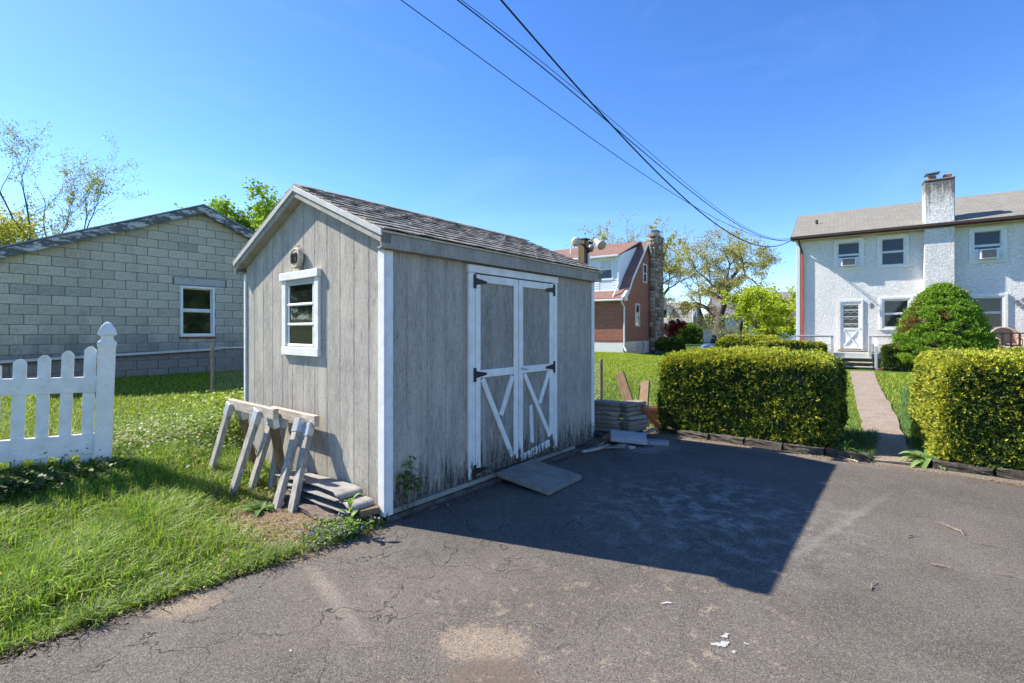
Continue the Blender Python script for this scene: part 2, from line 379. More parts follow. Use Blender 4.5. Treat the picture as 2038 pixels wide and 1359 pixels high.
# ------------------------------------------------------------------ the ground: one sheet to the horizon
def ground():
    def ax(lo, hi, st, far):
        core = np.arange(lo, hi + 1e-6, st); g = [lo]
        k = st
        while g[-1] > -far: k *= 1.35; g.append(g[-1] - k)
        h = [hi]; k = st
        while h[-1] < far: k *= 1.35; h.append(h[-1] + k)
        return np.concatenate([np.array(g[1:])[::-1], core, np.array(h[1:])])
    xs, ys = ax(-18, 24, .35, 900), ax(-3, 44, .35, 900)
    X, Y = np.meshgrid(xs, ys); Z = hz(X, Y)
    cc, aa = toG(X, Y)
    Z = np.where((cc > .12) & (aa < 4.1), -.03, Z - .012)
    V = np.stack([X, Y, Z], -1).reshape(-1, 3); nx = len(xs); ny = len(ys)
    i, j = np.meshgrid(np.arange(nx - 1), np.arange(ny - 1)); a = (j * nx + i).ravel()
    F = np.stack([a, a + 1, a + 1 + nx, a + nx], -1)
    t = NT('lawn_soil'); w = t.node('ShaderNodeNewGeometry').outputs[0]
    n = t.noise(w, 1.3, 5, .6); f = t.noise(w, 38, 4, .7)
    gcol = t.mix(t.mr(n, .35, .65), (.075, .135, .022), (.13, .20, .035)); gcol = t.mix(t.mr(f, .35, .7), gcol, (.05, .075, .02))
    soil = t.mix(t.mr(f, .3, .7), (.13, .085, .055), (.27, .19, .125)); soil = t.mix(t.mr(t.noise(w, 160, 3), .6, .66), soil, (.40, .32, .22))
    # bare earth at the shed's near end, under the debris and under the hedges
    def blob(c, a, rc, ra):
        p = G(c, a); d = t.node('ShaderNodeVectorMath', {0: w, 1: (p.x, p.y, 0)}, operation='SUBTRACT').outputs[0]
        d = t.map(d, (1, 1, 0), rot=(0, 0, YAW)); d = t.map(d, (1 / rc, 1 / ra, 0))
        l = t.node('ShaderNodeVectorMath', {0: d}, operation='LENGTH').outputs['Value']
        return t.mr(t.math('ADD', l, t.math('MULTIPLY', t.math('SUBTRACT', t.noise(w, 5, 4, .7), .5), .9)), 1.05, .75)
    m = blob(-.60, -.42, .75, .46)
    for b in ((-.05, 3.9, .9, 1.3), (1.3, 5.1, 1.7, 1.1), (4.6, 5.3, 1.9, 1.2), (-1.7, .0, 1.2, .6), (.1, -.6, .25, .7), (9.5, 14.0, 3.0, .9)): m = t.math('MAXIMUM', m, blob(*b))
    t.bump(f, .6, .02)
    ma = t.fin(t.mix(m, gcol, soil), .95, .1)
    o = link('ground', np_mesh('ground', V, F), ma); o['kind'] = 'structure'
    o.data.polygons.foreach_set('use_smooth', [True] * len(o.data.polygons))
ground()

def grid_obj(name, me, mat, parent=None):
    o = link(name, me, mat, parent)
    if parent is None: o.location = G(0, 0, 0); o.rotation_euler = (0, 0, -YAW)
    return o
random.seed(4)
# asphalt driveway, drawn in the yard grid
def driveway():
    pts = [(14, -9), (14, 4.55), (4.6, 4.42), (3.3, 4.42), (2.6, 4.34)]
    for k in range(14): pts.append((2.5 - k * .14, 4.28 - k * .006 + random.uniform(-.025, .025)))
    pts += [(.62, 4.15), (.45, 3.95), (.42, 3.7), (.3, 3.45), (.12, 3.2), (.03, 3.0), (.03, .02)]
    for k in range(40):
        a = -.1 - k * .1
        pts.append((.06 - .11 * min(1, k / 18) + .045 * math.sin(k * 1.3) * math.cos(k * .47) + random.uniform(-.03, .03) - .02 * max(0, k - 22), a))
    pts += [(-.8, -6), (-1.5, -9)]
    V = [(p[0], p[1], .004) for p in pts]; n = len(V); V += [(p[0], p[1], -.05) for p in pts]
    F = [tuple(range(n))[::-1]] + [(i, (i+1) % n, n + (i+1) % n, n + i) for i in range(n)]
    me = bpy.data.meshes.new('driveway'); me.from_pydata(V, [], F); me.update()
    if me.polygons[0].normal.z < 0: me.flip_normals()
    t = NT('worn_asphalt'); o = t.co(); wob = t.noise(o, 6, 4, .65); fine = t.noise(o, 260, 2, .6); big = t.noise(o, .7, 5, .6); mid = t.noise(o, 3.5, 5, .6)
    c = t.mix(t.mr(big, .35, .65), (.086, .072, .055), (.140, .118, .093))
    c = t.mix(t.math('MULTIPLY', t.mr(mid, .45, .7), .5), c, (.155, .133, .108))
    agg = t.vor(o, 240, 'F1', 1); ag = t.xyz(agg)[0]
    c = t.mix(t.math('MULTIPLY', t.mr(ag, .72, .95), .75), c, (.25, .225, .21))
    c = t.mix(t.math('MULTIPLY', t.mr(ag, .28, .08), .7), c, (.022, .022, .024))
    warp = t.node('ShaderNodeVectorMath', {0: o, 1: t.node('ShaderNodeTexNoise', {'Vector': o, 'Scale': 3.0, 'Detail': 5.0}).outputs[1]}, operation='ADD').outputs[0]
    def blob(cx, cy, rx, ry, ang=0, soft=.5, k=.8, ns=None):
        d = t.map(o, (1, 1, 0), (-cx, -cy, 0)); d = t.map(d, (1, 1, 1), rot=(0, 0, -R(ang))); d = t.map(d, (1 / rx, 1 / ry, 0))
        l = t.node('ShaderNodeVectorMath', {0: d}, operation='LENGTH').outputs['Value']
        return t.mr(t.math('ADD', l, t.math('MULTIPLY', t.math('SUBTRACT', ns or wob, .5), k * 2)), 1 + soft * .5, 1 - soft * .5)
    dn = t.noise(o, 22, 4, .7)
    grit = t.mr(t.math('ADD', ag, t.math('MULTIPLY', t.noise(o, 45, 4, .75), .9)), .62, 1.15)
    def lay(c, m, col, amt): return t.mix(t.math('MULTIPLY', t.math('MULTIPLY', m, amt), t.math('ADD', t.math('MULTIPLY', grit, .8), .2)), c, col)
    # dusty, chalky and sandy stains
    c = lay(c, blob(.63, -.78, .42, .040, -13, 1.0), (.31, .26, .21), .6)
    c = lay(c, blob(.85, -.62, .30, .04, -20, 1.2), (.24, .205, .18), .4)
    c = lay(c, blob(.12, -1.30, .15, .09, 60, .9), (.38, .28, .17), .6)
    c = lay(c, blob(1.50, -.55, .20, .13, 30, .25, .9, dn), (.30, .235, .17), .95)
    c = lay(c, blob(1.72, -.72, .20, .17, 0, .2, .8, dn), (.15, .112, .08), .9)
    c = lay(c, blob(1.0, -.35, .75, .2, 70, 1.4), (.19, .16, .135), .45)
    spots = t.math('MULTIPLY', t.mr(t.noise(o, 8, 5, .7), .57, .63), blob(2.0, -.1, 1.0, .6, 30, 1))
    c = lay(c, spots, (.34, .275, .20), .75)
    sp2 = t.math('MULTIPLY', t.mr(t.noise(o, 6.5, 5, .65, .3), .46, .64), blob(1.75, 1.75, .75, .75, 0, 1.3, .6))
    c = lay(c, sp2, (.42, .40, .36), .8)
    c = lay(c, blob(.45, 3.55, .36, .42, 20, .5, .6), (.33, .30, .26), .8)
    c = lay(c, blob(1.5, 2.6, .5, .1, -20, 1.2), (.22, .21, .20), .4)
    c = lay(c, blob(2.6, 2.0, .95, .035, 77, 1.0), (.30, .265, .225), .45)
    c = lay(c, blob(1.2, 4.15, 1.5, .12, 0, 1.0, .8, dn), (.36, .28, .20), .55)
    c = lay(c, blob(3.4, 4.35, 1.2, .12, 0, 1.0, .8, dn), (.34, .27, .20), .6)
    # cracks, mostly along the older left side
    cr = t.vor(t.map(warp, (1, 1.6, 1)), 1.15, 'DISTANCE_TO_EDGE', 0)
    cm = t.math('MULTIPLY', t.mr(cr, .007, .002), t.mr(t.noise(o, 1.6, 3), .42, .5)); cx = t.xyz(o)[0]
    cm = t.math('MULTIPLY', cm, t.mr(cx, 2.6, .6, .0, 1)); c = t.mix(t.math('MULTIPLY', cm, .75), c, (.018, .017, .017))
    cr2 = t.vor(t.map(warp, (2.2, 3.2, 1)), 2.6, 'DISTANCE_TO_EDGE', 0)
    cm2 = t.math('MULTIPLY', t.mr(cr2, .010, .003), t.math('MULTIPLY', t.mr(t.noise(o, 1.1, 3), .47, .55), t.mr(cx, 1.9, .5))); c = t.mix(t.math('MULTIPLY', cm2, .7), c, (.02, .019, .019))
    h = t.math('SUBTRACT', t.math('MULTIPLY', ag, .5), t.math('ADD', t.math('MULTIPLY', cm, 3), cm2))
    t.bump(h, .75, .004)
    ob = grid_obj('driveway', me, t.fin(c, .88, .25)); ob['kind'] = 'structure'
driveway()
# garden path from the driveway to the porch steps
def path():
    A = [(2.70, 4.36), (2.62, 5.0), (2.54, 6.2), (2.28, 9.0), (1.95, 13), (1.50, 18.3)]; B = [(3.06, 4.46), (3.03, 5.0), (2.95, 6.2), (2.80, 9.0), (2.50, 13), (2.15, 18.5)]
    V = []; F = []
    for k in range(len(A) - 1):
        for i in range(6):
            u = i / 6
            for P in (A, B):
                c = P[k][0] + (P[k+1][0] - P[k][0]) * u + random.uniform(-.02, .02); a = P[k][1] + (P[k+1][1] - P[k][1]) * u
                V.append((c, a, .02))
    V += [(A[-1][0], A[-1][1], .02), (B[-1][0], B[-1][1], .02)]; n = len(V) // 2
    V += [(x, y, -.08) for x, y, z in V]
    for i in range(n - 1):
        F.append((2*i, 2*i+1, 2*i+3, 2*i+2)); k = 2 * n
        F.append((2*i, 2*i+2, k+2*i+2, k+2*i)); F.append((2*i+1, k+2*i+1, k+2*i+3, 2*i+3))
    F.append((0, 2*n, 2*n+1, 1))
    me = bpy.data.meshes.new('path'); me.from_pydata(V, [], F); me.update()
    t = NT('exposed_aggregate'); o = t.co(); v = t.vor(o, 95, 'F1', 1); g = t.xyz(v)[0]; n = t.noise(o, 2, 4)
    c = t.mix(g, (.16, .12, .085), (.44, .36, .28)); c = t.mix(t.math('MULTIPLY', t.mr(t.noise(o, 3.3, 5, .7), .45, .65), .6), c, (.20, .15, .11)); t.bump(g, .5, .004)
    ob = grid_obj('path', me, t.fin(c, .9, .2)); ob['kind'] = 'structure'
path()
# ------------------------------------------------------------------ the shed (local frame: x = c, y = a)
PK = 2.683; XR = -1.22; PT = math.atan(.43); EV = .08; OV = .085
def roof_z(x): return PK - .43 * abs(x - XR)
shed = empty('garden_shed', 'grey wooden garden shed with white double doors and shingled gable roof', 'shed', G(0, 0, 0), -YAW)
def clip_poly(poly, f):
    """keep the part of the polygon where f(p) >= 0 (f linear)"""
    out = []
    for i in range(len(poly)):
        p, q = poly[i], poly[(i + 1) % len(poly)]; a, b = f(p), f(q)
        if a >= 0: out.append(p)
        if (a >= 0) != (b >= 0):
            t = a / (a - b); out.append((p[0] + (q[0] - p[0]) * t, p[1] + (q[1] - p[1]) * t))
    return out
def rect_minus(r, h):
    """rectangle (x0,x1,z0,z1) minus hole -> rectangles"""
    x0, x1, z0, z1 = r; a0, a1, b0, b1 = h
    if a1 <= x0 or a0 >= x1 or b1 <= z0 or b0 >= z1: return [r]
    o = []
    if a0 > x0: o.append((x0, a0, z0, z1))
    if a1 < x1: o.append((a1, x1, z0, z1))
    m0, m1 = max(x0, a0), min(x1, a1)
    if b0 > z0: o.append((m0, m1, z0, b0))
    if b1 < z1: o.append((m0, m1, b1, z1))
    return o
ZB = .085
HOLE = (-1.52, -.965, 1.25, 1.90)
W8 = 2.44 / 12; GR = .0028
for k in range(12):
    x0, x1 = -2.44 + k * W8 + GR, -2.44 + (k + 1) * W8 - GR
    for r in rect_minus((x0, x1, ZB, 2.8), HOLE):
        po = [(r[0], r[2]), (r[1], r[2]), (r[1], r[3]), (r[0], r[3])]
        for sg in (-1, 1): po = clip_poly(po, lambda p: PK - .03 - .43 * sg * (p[0] - XR) - p[1])
        if len(po) > 2: MB().prism(po, 1, 0, .018).build('siding_board', M['gable'], shed, bevel=.0015)
DOOR = (.88, 2.21, .10, 1.97)
for k in range(15):
    y0, y1 = k * 3.05 / 15 + GR * .5, (k + 1) * 3.05 / 15 - GR * .5
    if k == 0: y0 = .02
    for r in rect_minus((y0, y1, ZB, 2.10), DOOR):
        MB().box(-.018, 0, r[0], r[1], r[2], r[3]).build('siding_board', M['long'], shed, bevel=.0015)
# the walls nobody faces, the floor, the sills
bx('rear_wall', M['long'], shed, -2.44, 0, 3.035, 3.05, ZB, 2.12, 0)
MB().prism([(-2.44, 2.12), (0, 2.12), (XR, PK - .04)], 1, 3.035, 3.05).build('rear_gable', M['long'], shed)
bx('side_wall', M['long'], shed, -2.44, -2.422, .02, 3.03, ZB, 2.12, 0)
bx('floor', M['darkwood'], shed, -2.42, -.02, .02, 3.03, .10, .12, 0)
bx('skid', M['darkwood'], shed, -2.40, -.04, .03, 3.02, .0, .08)
bx('sill', M['sillwood'], shed, -.03, .014, .0, 2.62, .045, .084)
bx('sill', M['darkwood'], shed, -2.42, -.02, -.004, .03, .05, .082)
bx('ground_timber', M['darkwood'], shed, .0, .035, .0, 3.0, .0, .04)
# corner boards
def trim(x0, x1, y0, y1, z0, z1, name='corner_board', m='trim'): return bx(name, M[m], shed, x0, x1, y0, y1, z0, z1, .004)
trim(-.062, .020, -.020, -.0005, .045, 2.018, m='corner'); trim(.0008, .020, .0005, .062, .045, 2.018, m='corner')
trim(-2.462, -2.425, -.018, -.0005, .07, 2.018, m='corner'); trim(.0008, .018, 3.005, 3.068, .10, 2.018)
# eaves, rakes, roof deck
for s in (-1, 1):
    X = lambda x: XR + s * (x - XR)
    xs = sorted((X(.062), X(.08))); bx('fascia_board', M['fascia'], shed, xs[0], xs[1], -OV, 3.05 + OV, 2.018, 2.128)
    xs = sorted((X(.0), X(.0618))); bx('eave_soffit', M['fascia'], shed, xs[0], xs[1], -OV + .02, 3.05 + OV - .02, 2.022, 2.036, 0)
    xs = sorted((X(.060), X(.092))); bx('drip_edge', M['edge'], shed, xs[0], xs[1], -OV - .006, 3.05 + OV + .006, 2.1285, 2.146, .002)
    for y0, y1, ny in ((-OV, .0, 'rake_board'), (3.05, 3.05 + OV, 'rake_board')):
        po = [(X(.08), 2.126), (XR, PK), (XR, PK - .075), (X(.08), 2.126 - .075)]
        MB().prism(po, 1, y0, y1 - .0004).build(ny, M['fascia'], shed, bevel=.003)
    yo = -OV - .014
    po = [(X(.092), 2.148), (XR, PK + .026), (XR, PK - .022), (X(.092), 2.100)]
    MB().prism(po, 1, yo, -OV - .0005).build('rake_drip_edge', M['edge'], shed, bevel=.002)
    po = [(X(.086), 2.146), (XR, PK + .022), (XR, PK + .001), (X(.086), 2.1265)]
    MB().prism(po, 1, -OV + .001, 3.05 + OV - .001).build('roof_deck', M['darkwood'], shed)
# shingles, one object for each tab
def shingle_mesh(seed):
    rr = random.Random(seed); nx, ny = 3, 4; V = []; F = []
    for L in (0, 1):
        for i in range(nx + 1):
            for j in range(ny + 1):
                x = .155 * i / nx; y = .296 * (j / ny - .5)
                z = .0 + (.009 if L else 0) + (i / nx) ** 2 * (.002 + rr.uniform(-.002, .004)) + rr.uniform(-.0005, .0005)
                if i == nx: x += rr.uniform(-.006, .006)
                V.append((x, y, z))
    n = (nx + 1) * (ny + 1); w = ny + 1
    for i in range(nx):
        for j in range(ny):
            a = i * w + j; F.append((n + a, n + a + w, n + a + w + 1, n + a + 1))
    for j in range(ny): a = nx * w + j; F.append((n + a, a, a + 1, n + a + 1))
    for i in range(nx):
        a = i * w; F.append((a, a + w, n + a + w, n + a)); a = i * w + ny; F.append((a + w, a, n + a, n + a + w))
    me = bpy.data.meshes.new('shingle'); me.from_pydata(V, [], F); me.materials.append(M['shingle']); me.update(); return me
SM = [shingle_mesh(i) for i in range(7)]
random.seed(9); SL = 1.312 / math.cos(PT); NC = 11
for s in (1, -1):
    for k in range(NC):
        d = .01 + k * (SL - .135) / (NC - 1)
        for j in range(11 + k % 2):
            y = -OV - .01 + (j + (.5 if k % 2 == 0 else 0)) * .303 + random.uniform(-.004, .004)
            y = min(max(y, -OV + .138), 3.05 + OV - .138)
            o = link('shingle', SM[random.randrange(7)], None, shed)
            o.location = (XR + s * d * math.cos(PT), y, PK + .027 - d * math.sin(PT) + random.uniform(-.0005, .001))
            o.rotation_euler = (random.uniform(-.008, .008), PT - .06 + random.uniform(-.006, .004), (0 if s == 1 else math.pi) + random.uniform(-.01, .01))
for j in range(22):
    y = -OV + j * .148
    m = MB()
    for s in (-1, 1):
        m.add([(XR, y, PK + .046), (XR, y + .2, PK + .056), (XR + s * .11, y + .2 + random.uniform(-.02, .02), PK + .012), (XR + s * .11, y, PK + .003 + random.uniform(0, .01))], [(0, 3, 2, 1)] if s > 0 else [(0, 1, 2, 3)])
    o = m.build('ridge_shingle', M['shingle'], shed); so = o.modifiers.new('t', 'SOLIDIFY'); so.thickness = .008
# window in the gable
win = MB()
for b in ((-1.52, -1.475, 1.25, 1.90), (-1.01, -.965, 1.25, 1.90), (-1.475, -1.01, 1.25, 1.275), (-1.475, -1.01, 1.86, 1.90)): win.box(b[0], b[1], -.012, .05, b[2], b[3])
win = win.build('window', M['edge'], shed, bevel=.002)
tag(win, 'white framed window with three stacked panes')
bx('head_casing', M['trim'], win, -1.60, -.895, -.045, -.001, 1.885, 1.955, .004)
bx('sill_casing', M['trim'], win, -1.575, -.905, -.035, -.001, 1.195, 1.27, .004)
bx('side_casing', M['trim'], win, -1.575, -1.50, -.030, -.001, 1.2705, 1.8845, .004); bx('side_casing', M['trim'], win, -.98, -.905, -.030, -.001, 1.2705, 1.8845, .004)
bx('sash_rail', M['edge'], win, -1.475, -1.01, -.022, .0, 1.835, 1.858, .004)
PZ = [(1.300, 1.465), (1.490, 1.645), (1.670, 1.832)]
for i, (z0, z1) in enumerate(PZ):
    bx('muntin', M['clean'], win, -1.475, -1.01, -.024, .012, z0 - .024, z0, .006)
    for xx in (-1.475, -1.028): bx('sash_stile', M['clean'], win, xx, xx + .018, -.016, .012, z0 + .0003, z1 - .0003, .002)
    bx('pane', M['glass'], win, -1.457, -1.028, -.006, -.002, z0, z1, 0)
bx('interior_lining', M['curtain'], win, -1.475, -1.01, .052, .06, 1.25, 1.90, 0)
# double doors
trim(.0008, .030, .857, .934, .105, 1.935, 'door_casing'); trim(.0008, .030, 2.160, 2.233, .14, 1.935, 'door_casing')
trim(.0008, .036, .845, 2.245, 1.936, 2.005, 'door_head_casing')
def brace(parent, y0, z0, y1, z1, w=.055, x=.023, name='brace'):
    return MB().add(*_bar_yz(x, y0, z0, y1, z1, w)).build(name, M['trim'], parent, bevel=.003)
def _bar_yz(x, y0, z0, y1, z1, w):
    d = Vector((0, y1 - y0, z1 - z0)).normalized(); n = Vector((0, -d.z, d.y)) * w / 2; t = Vector((.010, 0, 0)); p, q, c = Vector((x, y0, z0)), Vector((x, y1, z1)), 0
    return [p-n-t, p-n+t, p+n+t, p+n-t, q-n-t, q-n+t, q+n+t, q+n-t], [(0,1,2,3),(7,6,5,4),(4,5,1,0),(5,6,2,1),(6,7,3,2),(7,4,0,3)]
doors = []
for i, (y0, y1) in enumerate(((.940, 1.549), (1.559, 2.155))):
    d = bx('door', M['doorpanel'], shed, -.012, .012, y0, y1, .11, 1.925, .002); doors.append(d)
    tag(d, ('left' if i == 0 else 'right') + ' shed door with white rails and ' + ('a half missing cross brace' if i == 0 else 'a broken loose brace'))
    hs_, fs_ = (y0, y0 + .066), (y1 - .066, y1)
    bx('stile', M['trim'], d, .0125, .030, hs_[0], hs_[1], .13 if i == 0 else .12, 1.925, .003)
    bx('stile', M['trim'], d, .0125, .030, fs_[0], fs_[1], .16 if i == 0 else .30, 1.925, .003)
    bx('rail', M['trim'], d, .0125, .029, hs_[1] + .0005, fs_[0] - .0005, 1.855, 1.925, .003)
    bx('rail', M['trim'], d, .0125, .029, hs_[1] + .0005, fs_[0] - .0005, .995, 1.065, .003)
    ya, yb = hs_[1] + .03, fs_[0] - .03
    if i == 0:
        brace(d, ya - .005, .985, yb + .005, .20); brace(d, yb + .01, .98, (ya + yb) / 2 + .045, .62, .055, .0225)
    else:
        brace(d, ya - .005, .985, yb + .035, .29, .05); brace(d, yb + .02, .985, (ya + yb) / 2 + .05, .66, .05, .0225)
        MB().add(*_bar_yz(.0228, ya + .10, .66, ya + .125, .27, .045)).build('loose_brace', M['trim'], d, bevel=.003)
        MB().add(*_bar_yz(.0235, y0 + .075, .155, fs_[0] - .005, .215, .075)).build('bottom_rail', M['trim'], d, bevel=.003)
        hd = MB().tube([(.03, y0 + .033, 1.045), (.062, y0 + .036, 1.045), (.062, y0 + .10, 1.035), (.03, y0 + .13, 1.035)], .007, 6).build('handle', M['steel'], d, True)
    for z in ((1.86, 1.03, .17) if i == 0 else (1.86, 1.03)):
        s = 1 if i == 0 else -1; yy = y0 - .012 if i == 0 else y1 + .012
        h = MB().box(.031, .037, min(yy - s * .018, yy + s * .016), max(yy - s * .018, yy + s * .016), z - .065, z + .06)
        h.prism([(yy + s * .016, z - .032), (yy + s * .15, z - .012), (yy + s * .16, z), (yy + s * .15, z + .008), (yy + s * .016, z + .030)], 0, .0312, .0365)
        h.build('hinge', M['black'], d, bevel=.001)
# ------------------------------------------------------------------ house number plaque
pq = empty('house_number_plaque', 'round wooden plaque reading 819 above the shed window', 'plaque', G(-1.271, -.034, 2.075), -YAW)
MB().lathe([(.076, .022), (.094, .015), (.096, -.010), (.090, -.022), (.080, -.026), (.074, -.020)], 22, axis=1).build('disc', M['plaque'], pq, bevel=.002)
for ch, dx in (('8', -.040), ('1', -.001), ('9', .036)):
    cu = bpy.data.curves.new('digit', 'FONT'); cu.body = ch; cu.size = .135; cu.extrude = .005; cu.align_x = 'CENTER'
    tmp = bpy.data.objects.new('tmp', cu); COL.objects.link(tmp)
    bpy.context.view_layer.update(); me = bpy.data.meshes.new_from_object(tmp); bpy.data.objects.remove(tmp)
    o = link('digit', me, M['digit'], pq); o.location = (dx, -.026, -.047); o.rotation_euler = (R(90), 0, 0); o.scale = (.44, 1, 1)
for dx in (-.045, .04): MB().tube([(dx, 0, .07), (dx * 1.1, -.004, .10), (dx * .7, .012, .115), (dx * .2, .03, .112)], .0022, 4).build('hanging_wire', M['black'], pq)
# ------------------------------------------------------------------ sawhorses
def sawhorse(label, beam, legs, brk, bm, lm):
    e = empty('sawhorse', label, 'sawhorse', G(0, 0, 0), -YAW, 'wooden sawhorses by the shed')
    MB().bar(beam[0], beam[1], .045, .088).build('beam', M[bm], e, bevel=.004)
    for i, (p, q) in enumerate(legs):
        lg = MB().bar(p, q, .042, .088, up=(1, 0, .15)).build('leg', M[lm[i % len(lm)]], e, bevel=.004)
        P, Q = Vector(p), Vector(q); d = (Q - P).normalized()
        MB().bar(P - d * .015, P + d * .10, .052, .096, up=(1, 0, .15)).build('bracket', M['steel'], lg, bevel=.002)
    return e
zg = hzG
def L(x, y): return (x, y, hzG(x, y) - .02)
sawhorse('standing sawhorse with pale beam beside the tall grass, left of the leaning one', ((-1.95, -.34, .735), (-1.00, -.34, .735)),
         [((-1.86, -.37, .735), L(-1.98, -.50)), ((-1.78, -.31, .70), L(-1.90, -.13)), ((-1.26, -.37, .735), L(-1.44, -.52)), ((-1.14, -.31, .70), L(-1.30, -.12))], 0, 'lumber_pale', ['lumber_grey', 'lumber_brown'])
sawhorse('folded sawhorse leaning against the shed wall above the folded mat', ((-1.66, -.075, .66), (-.84, -.075, .66)),
         [((-1.02, -.135, .655), L(-.88, -.40)), ((-.92, -.10, .62), L(-.70, -.36)), ((-1.50, -.13, .655), L(-1.42, -.38)), ((-1.44, -.07, .62), L(-1.30, -.26))], 0, 'lumber_pale', ['lumber_grey'])
# ------------------------------------------------------------------ folded mat on a slab of rubble
def folded_mat():
    e = empty('folded_mat', 'grey rubber mat folded in zigzag layers at the shed corner', 'mat', G(0, 0, 0), -YAW)
    def arc(cx, cz, r, right, n=7):
        return [(cx + (1 if right else -1) * r * math.sin(math.pi * i / n) * 1.5, cz + r * math.cos(math.pi * i / n)) for i in range(n + 1)]
    p = [(-1.26, .165), (-.9, .185), (-.6, .205), (-.33, .215)] + arc(-.27, .188, .024, True) + [(-.6, .155), (-1.05, .130)] + arc(-1.10, .122, .012, False)
    p += [(-.75, .125), (-.45, .150), (-.18, .160)] + arc(-.12, .135, .026, True) + [(-.5, .095), (-.98, .100)] + arc(-1.0, .092, .010, False) + [(-.6, .075), (-.30, .085)] + arc(-.20, .068, .02, True) + [(-.5, .046), (-.95, .062)]
    T = .006; V = []; F = []
    P = [Vector((a, 0, b)) for a, b in p]
    for i, q in enumerate(P):
        d = P[min(i+1, len(P)-1)] - P[max(i-1, 0)]; n = Vector((-d.z, 0, d.x)).normalized() * T / 2
        sh = .02 * math.sin(i * .9)
        for y in (-.235 + sh, -.035):
            for sg in (1, -1): V.append((q.x + n.x * sg, y, q.z + n.z * sg))
    for i in range(len(P) - 1):
        a = 4 * i; b = a + 4
        F += [(a, b, b+2, a+2), (a+1, a+3, b+3, b+1), (a, a+1, b+1, b), (a+2, b+2, b+3, a+3)]
    k = 4 * (len(P) - 1); F += [(0, 2, 3, 1), (k, k+1, k+3, k+2)]
    me = bpy.data.meshes.new('sheet'); me.from_pydata(V, [], F); me.update(); o = link('sheet', me, M['mat'], e)
    return e
folded_mat()
def lump(name, mat, size, seed, label, cat, loc, rz, group=None, rough=.25, sub=2):
    """rough block: subdivided box with displaced corners"""
    import bmesh
    rr = random.Random(seed); bm = bmesh.new(); bmesh.ops.create_cube(bm, size=1)
    bmesh.ops.subdivide_edges(bm, edges=bm.edges[:], cuts=sub, use_grid_fill=True)
    mn = min(size)
    for v in bm.verts:
        v.co = Vector((v.co.x * size[0], v.co.y * size[1], v.co.z * size[2])) + Vector([rr.uniform(-1, 1) * mn * rough for _ in range(3)])
    me = bpy.data.meshes.new(name); bm.to_mesh(me); bm.free()
    o = link(name, me, mat); o.location = loc; o.rotation_euler = (0, 0, rz)
    return tag(o, label, cat, group)
lump('rubble_slab', M['rubble'], (.92, .30, .085), 3, 'rough reddish rubble slab under the folded mat', 'slab', G(-.60, -.17, .018), -YAW, rough=.16, sub=5)
lump('timber_offcut', M['lumber_tan'], (.075, .13, .05), 5, 'short tan timber offcut wedged under the shed corner board', 'timber', G(-.06, -.10, .10), -YAW - .3, rough=.06, sub=1)
# ------------------------------------------------------------------ step panel at the doors
sp = MB().box(-.29, .29, -.285, .285, -.022, .022).build('step_slab', M['step_panel'], bevel=.005)
sp.location = G(.33, 1.49, .060); sp.rotation_euler = (0, R(6), -YAW + R(2)); tag(sp, 'grey square slab tilted against the shed door sill as a step', 'slab')
# ------------------------------------------------------------------ picket fence at the lawn edge
FP = Vector((-3.80, 4.44, 0)); FD = Vector((.78, .626, 0)); fz = float(hz(FP.x, FP.y)) - .01
fence = empty('picket_fence', 'white vinyl picket fence section ending in a capped post', 'fence', (FP.x, FP.y, fz), math.atan2(FD.y, FD.x))
fence.rotation_euler = (0, R(1.6), math.atan2(FD.y, FD.x))
fence.scale = (1, 1, 1.07)
post = bx('post', M['vinyl'], fence, -.0635, .0635, -.0635, .0635, -.15, 1.045, .004)
def sq_lathe(prof):
    m = MB(); V = []; F = []
    for r, z in prof: V += [(-r, -r, z), (r, -r, z), (r, r, z), (-r, r, z)]
    for i in range(len(prof) - 1):
        for j in range(4): F.append((4*i + j, 4*i + (j+1) % 4, 4*i + 4 + (j+1) % 4, 4*i + 4 + j))
    F.append((0, 3, 2, 1)); k = 4 * (len(prof) - 1); F.append((k, k+1, k+2, k+3)); return m.add(V, F)
sq_lathe([(.068, 1.043), (.070, 1.075), (.066, 1.088), (.050, 1.10), (.043, 1.118), (.046, 1.134), (.060, 1.146), (.070, 1.150), (.067, 1.165), (.058, 1.195), (.044, 1.222), (.026, 1.246), (.004, 1.262)]).build('post_cap', M['vinyl'], fence, bevel=.002)
for z0, z1 in ((.13, .30), (.655, .785)): bx('rail', M['vinyl'], fence, -2.2, -.064, -.026, .026, z0, z1, .003)
for i in range(14):
    x = -.115 - i * .150; top = 1.045 - .040 * i + .0016 * i * i
    w = .0425
    po = [(x - w, .03), (x + w, .03), (x + w, top - .030), (x + w * .5, top - .006), (x + w * .25, top), (x - w * .25, top), (x - w * .5, top - .006), (x - w, top - .030)]
    pk = MB().prism(po, 1, -.011, .011).build('picket', M['vinyl'], fence, bevel=.002)
    for z in (.215, .715):
        MB().lathe([(.012, -.0262), (.010, -.032), (.004, -.034)], 8, (x, 0, z), 1).build('screw_cap', M['vinyl'], pk, True)
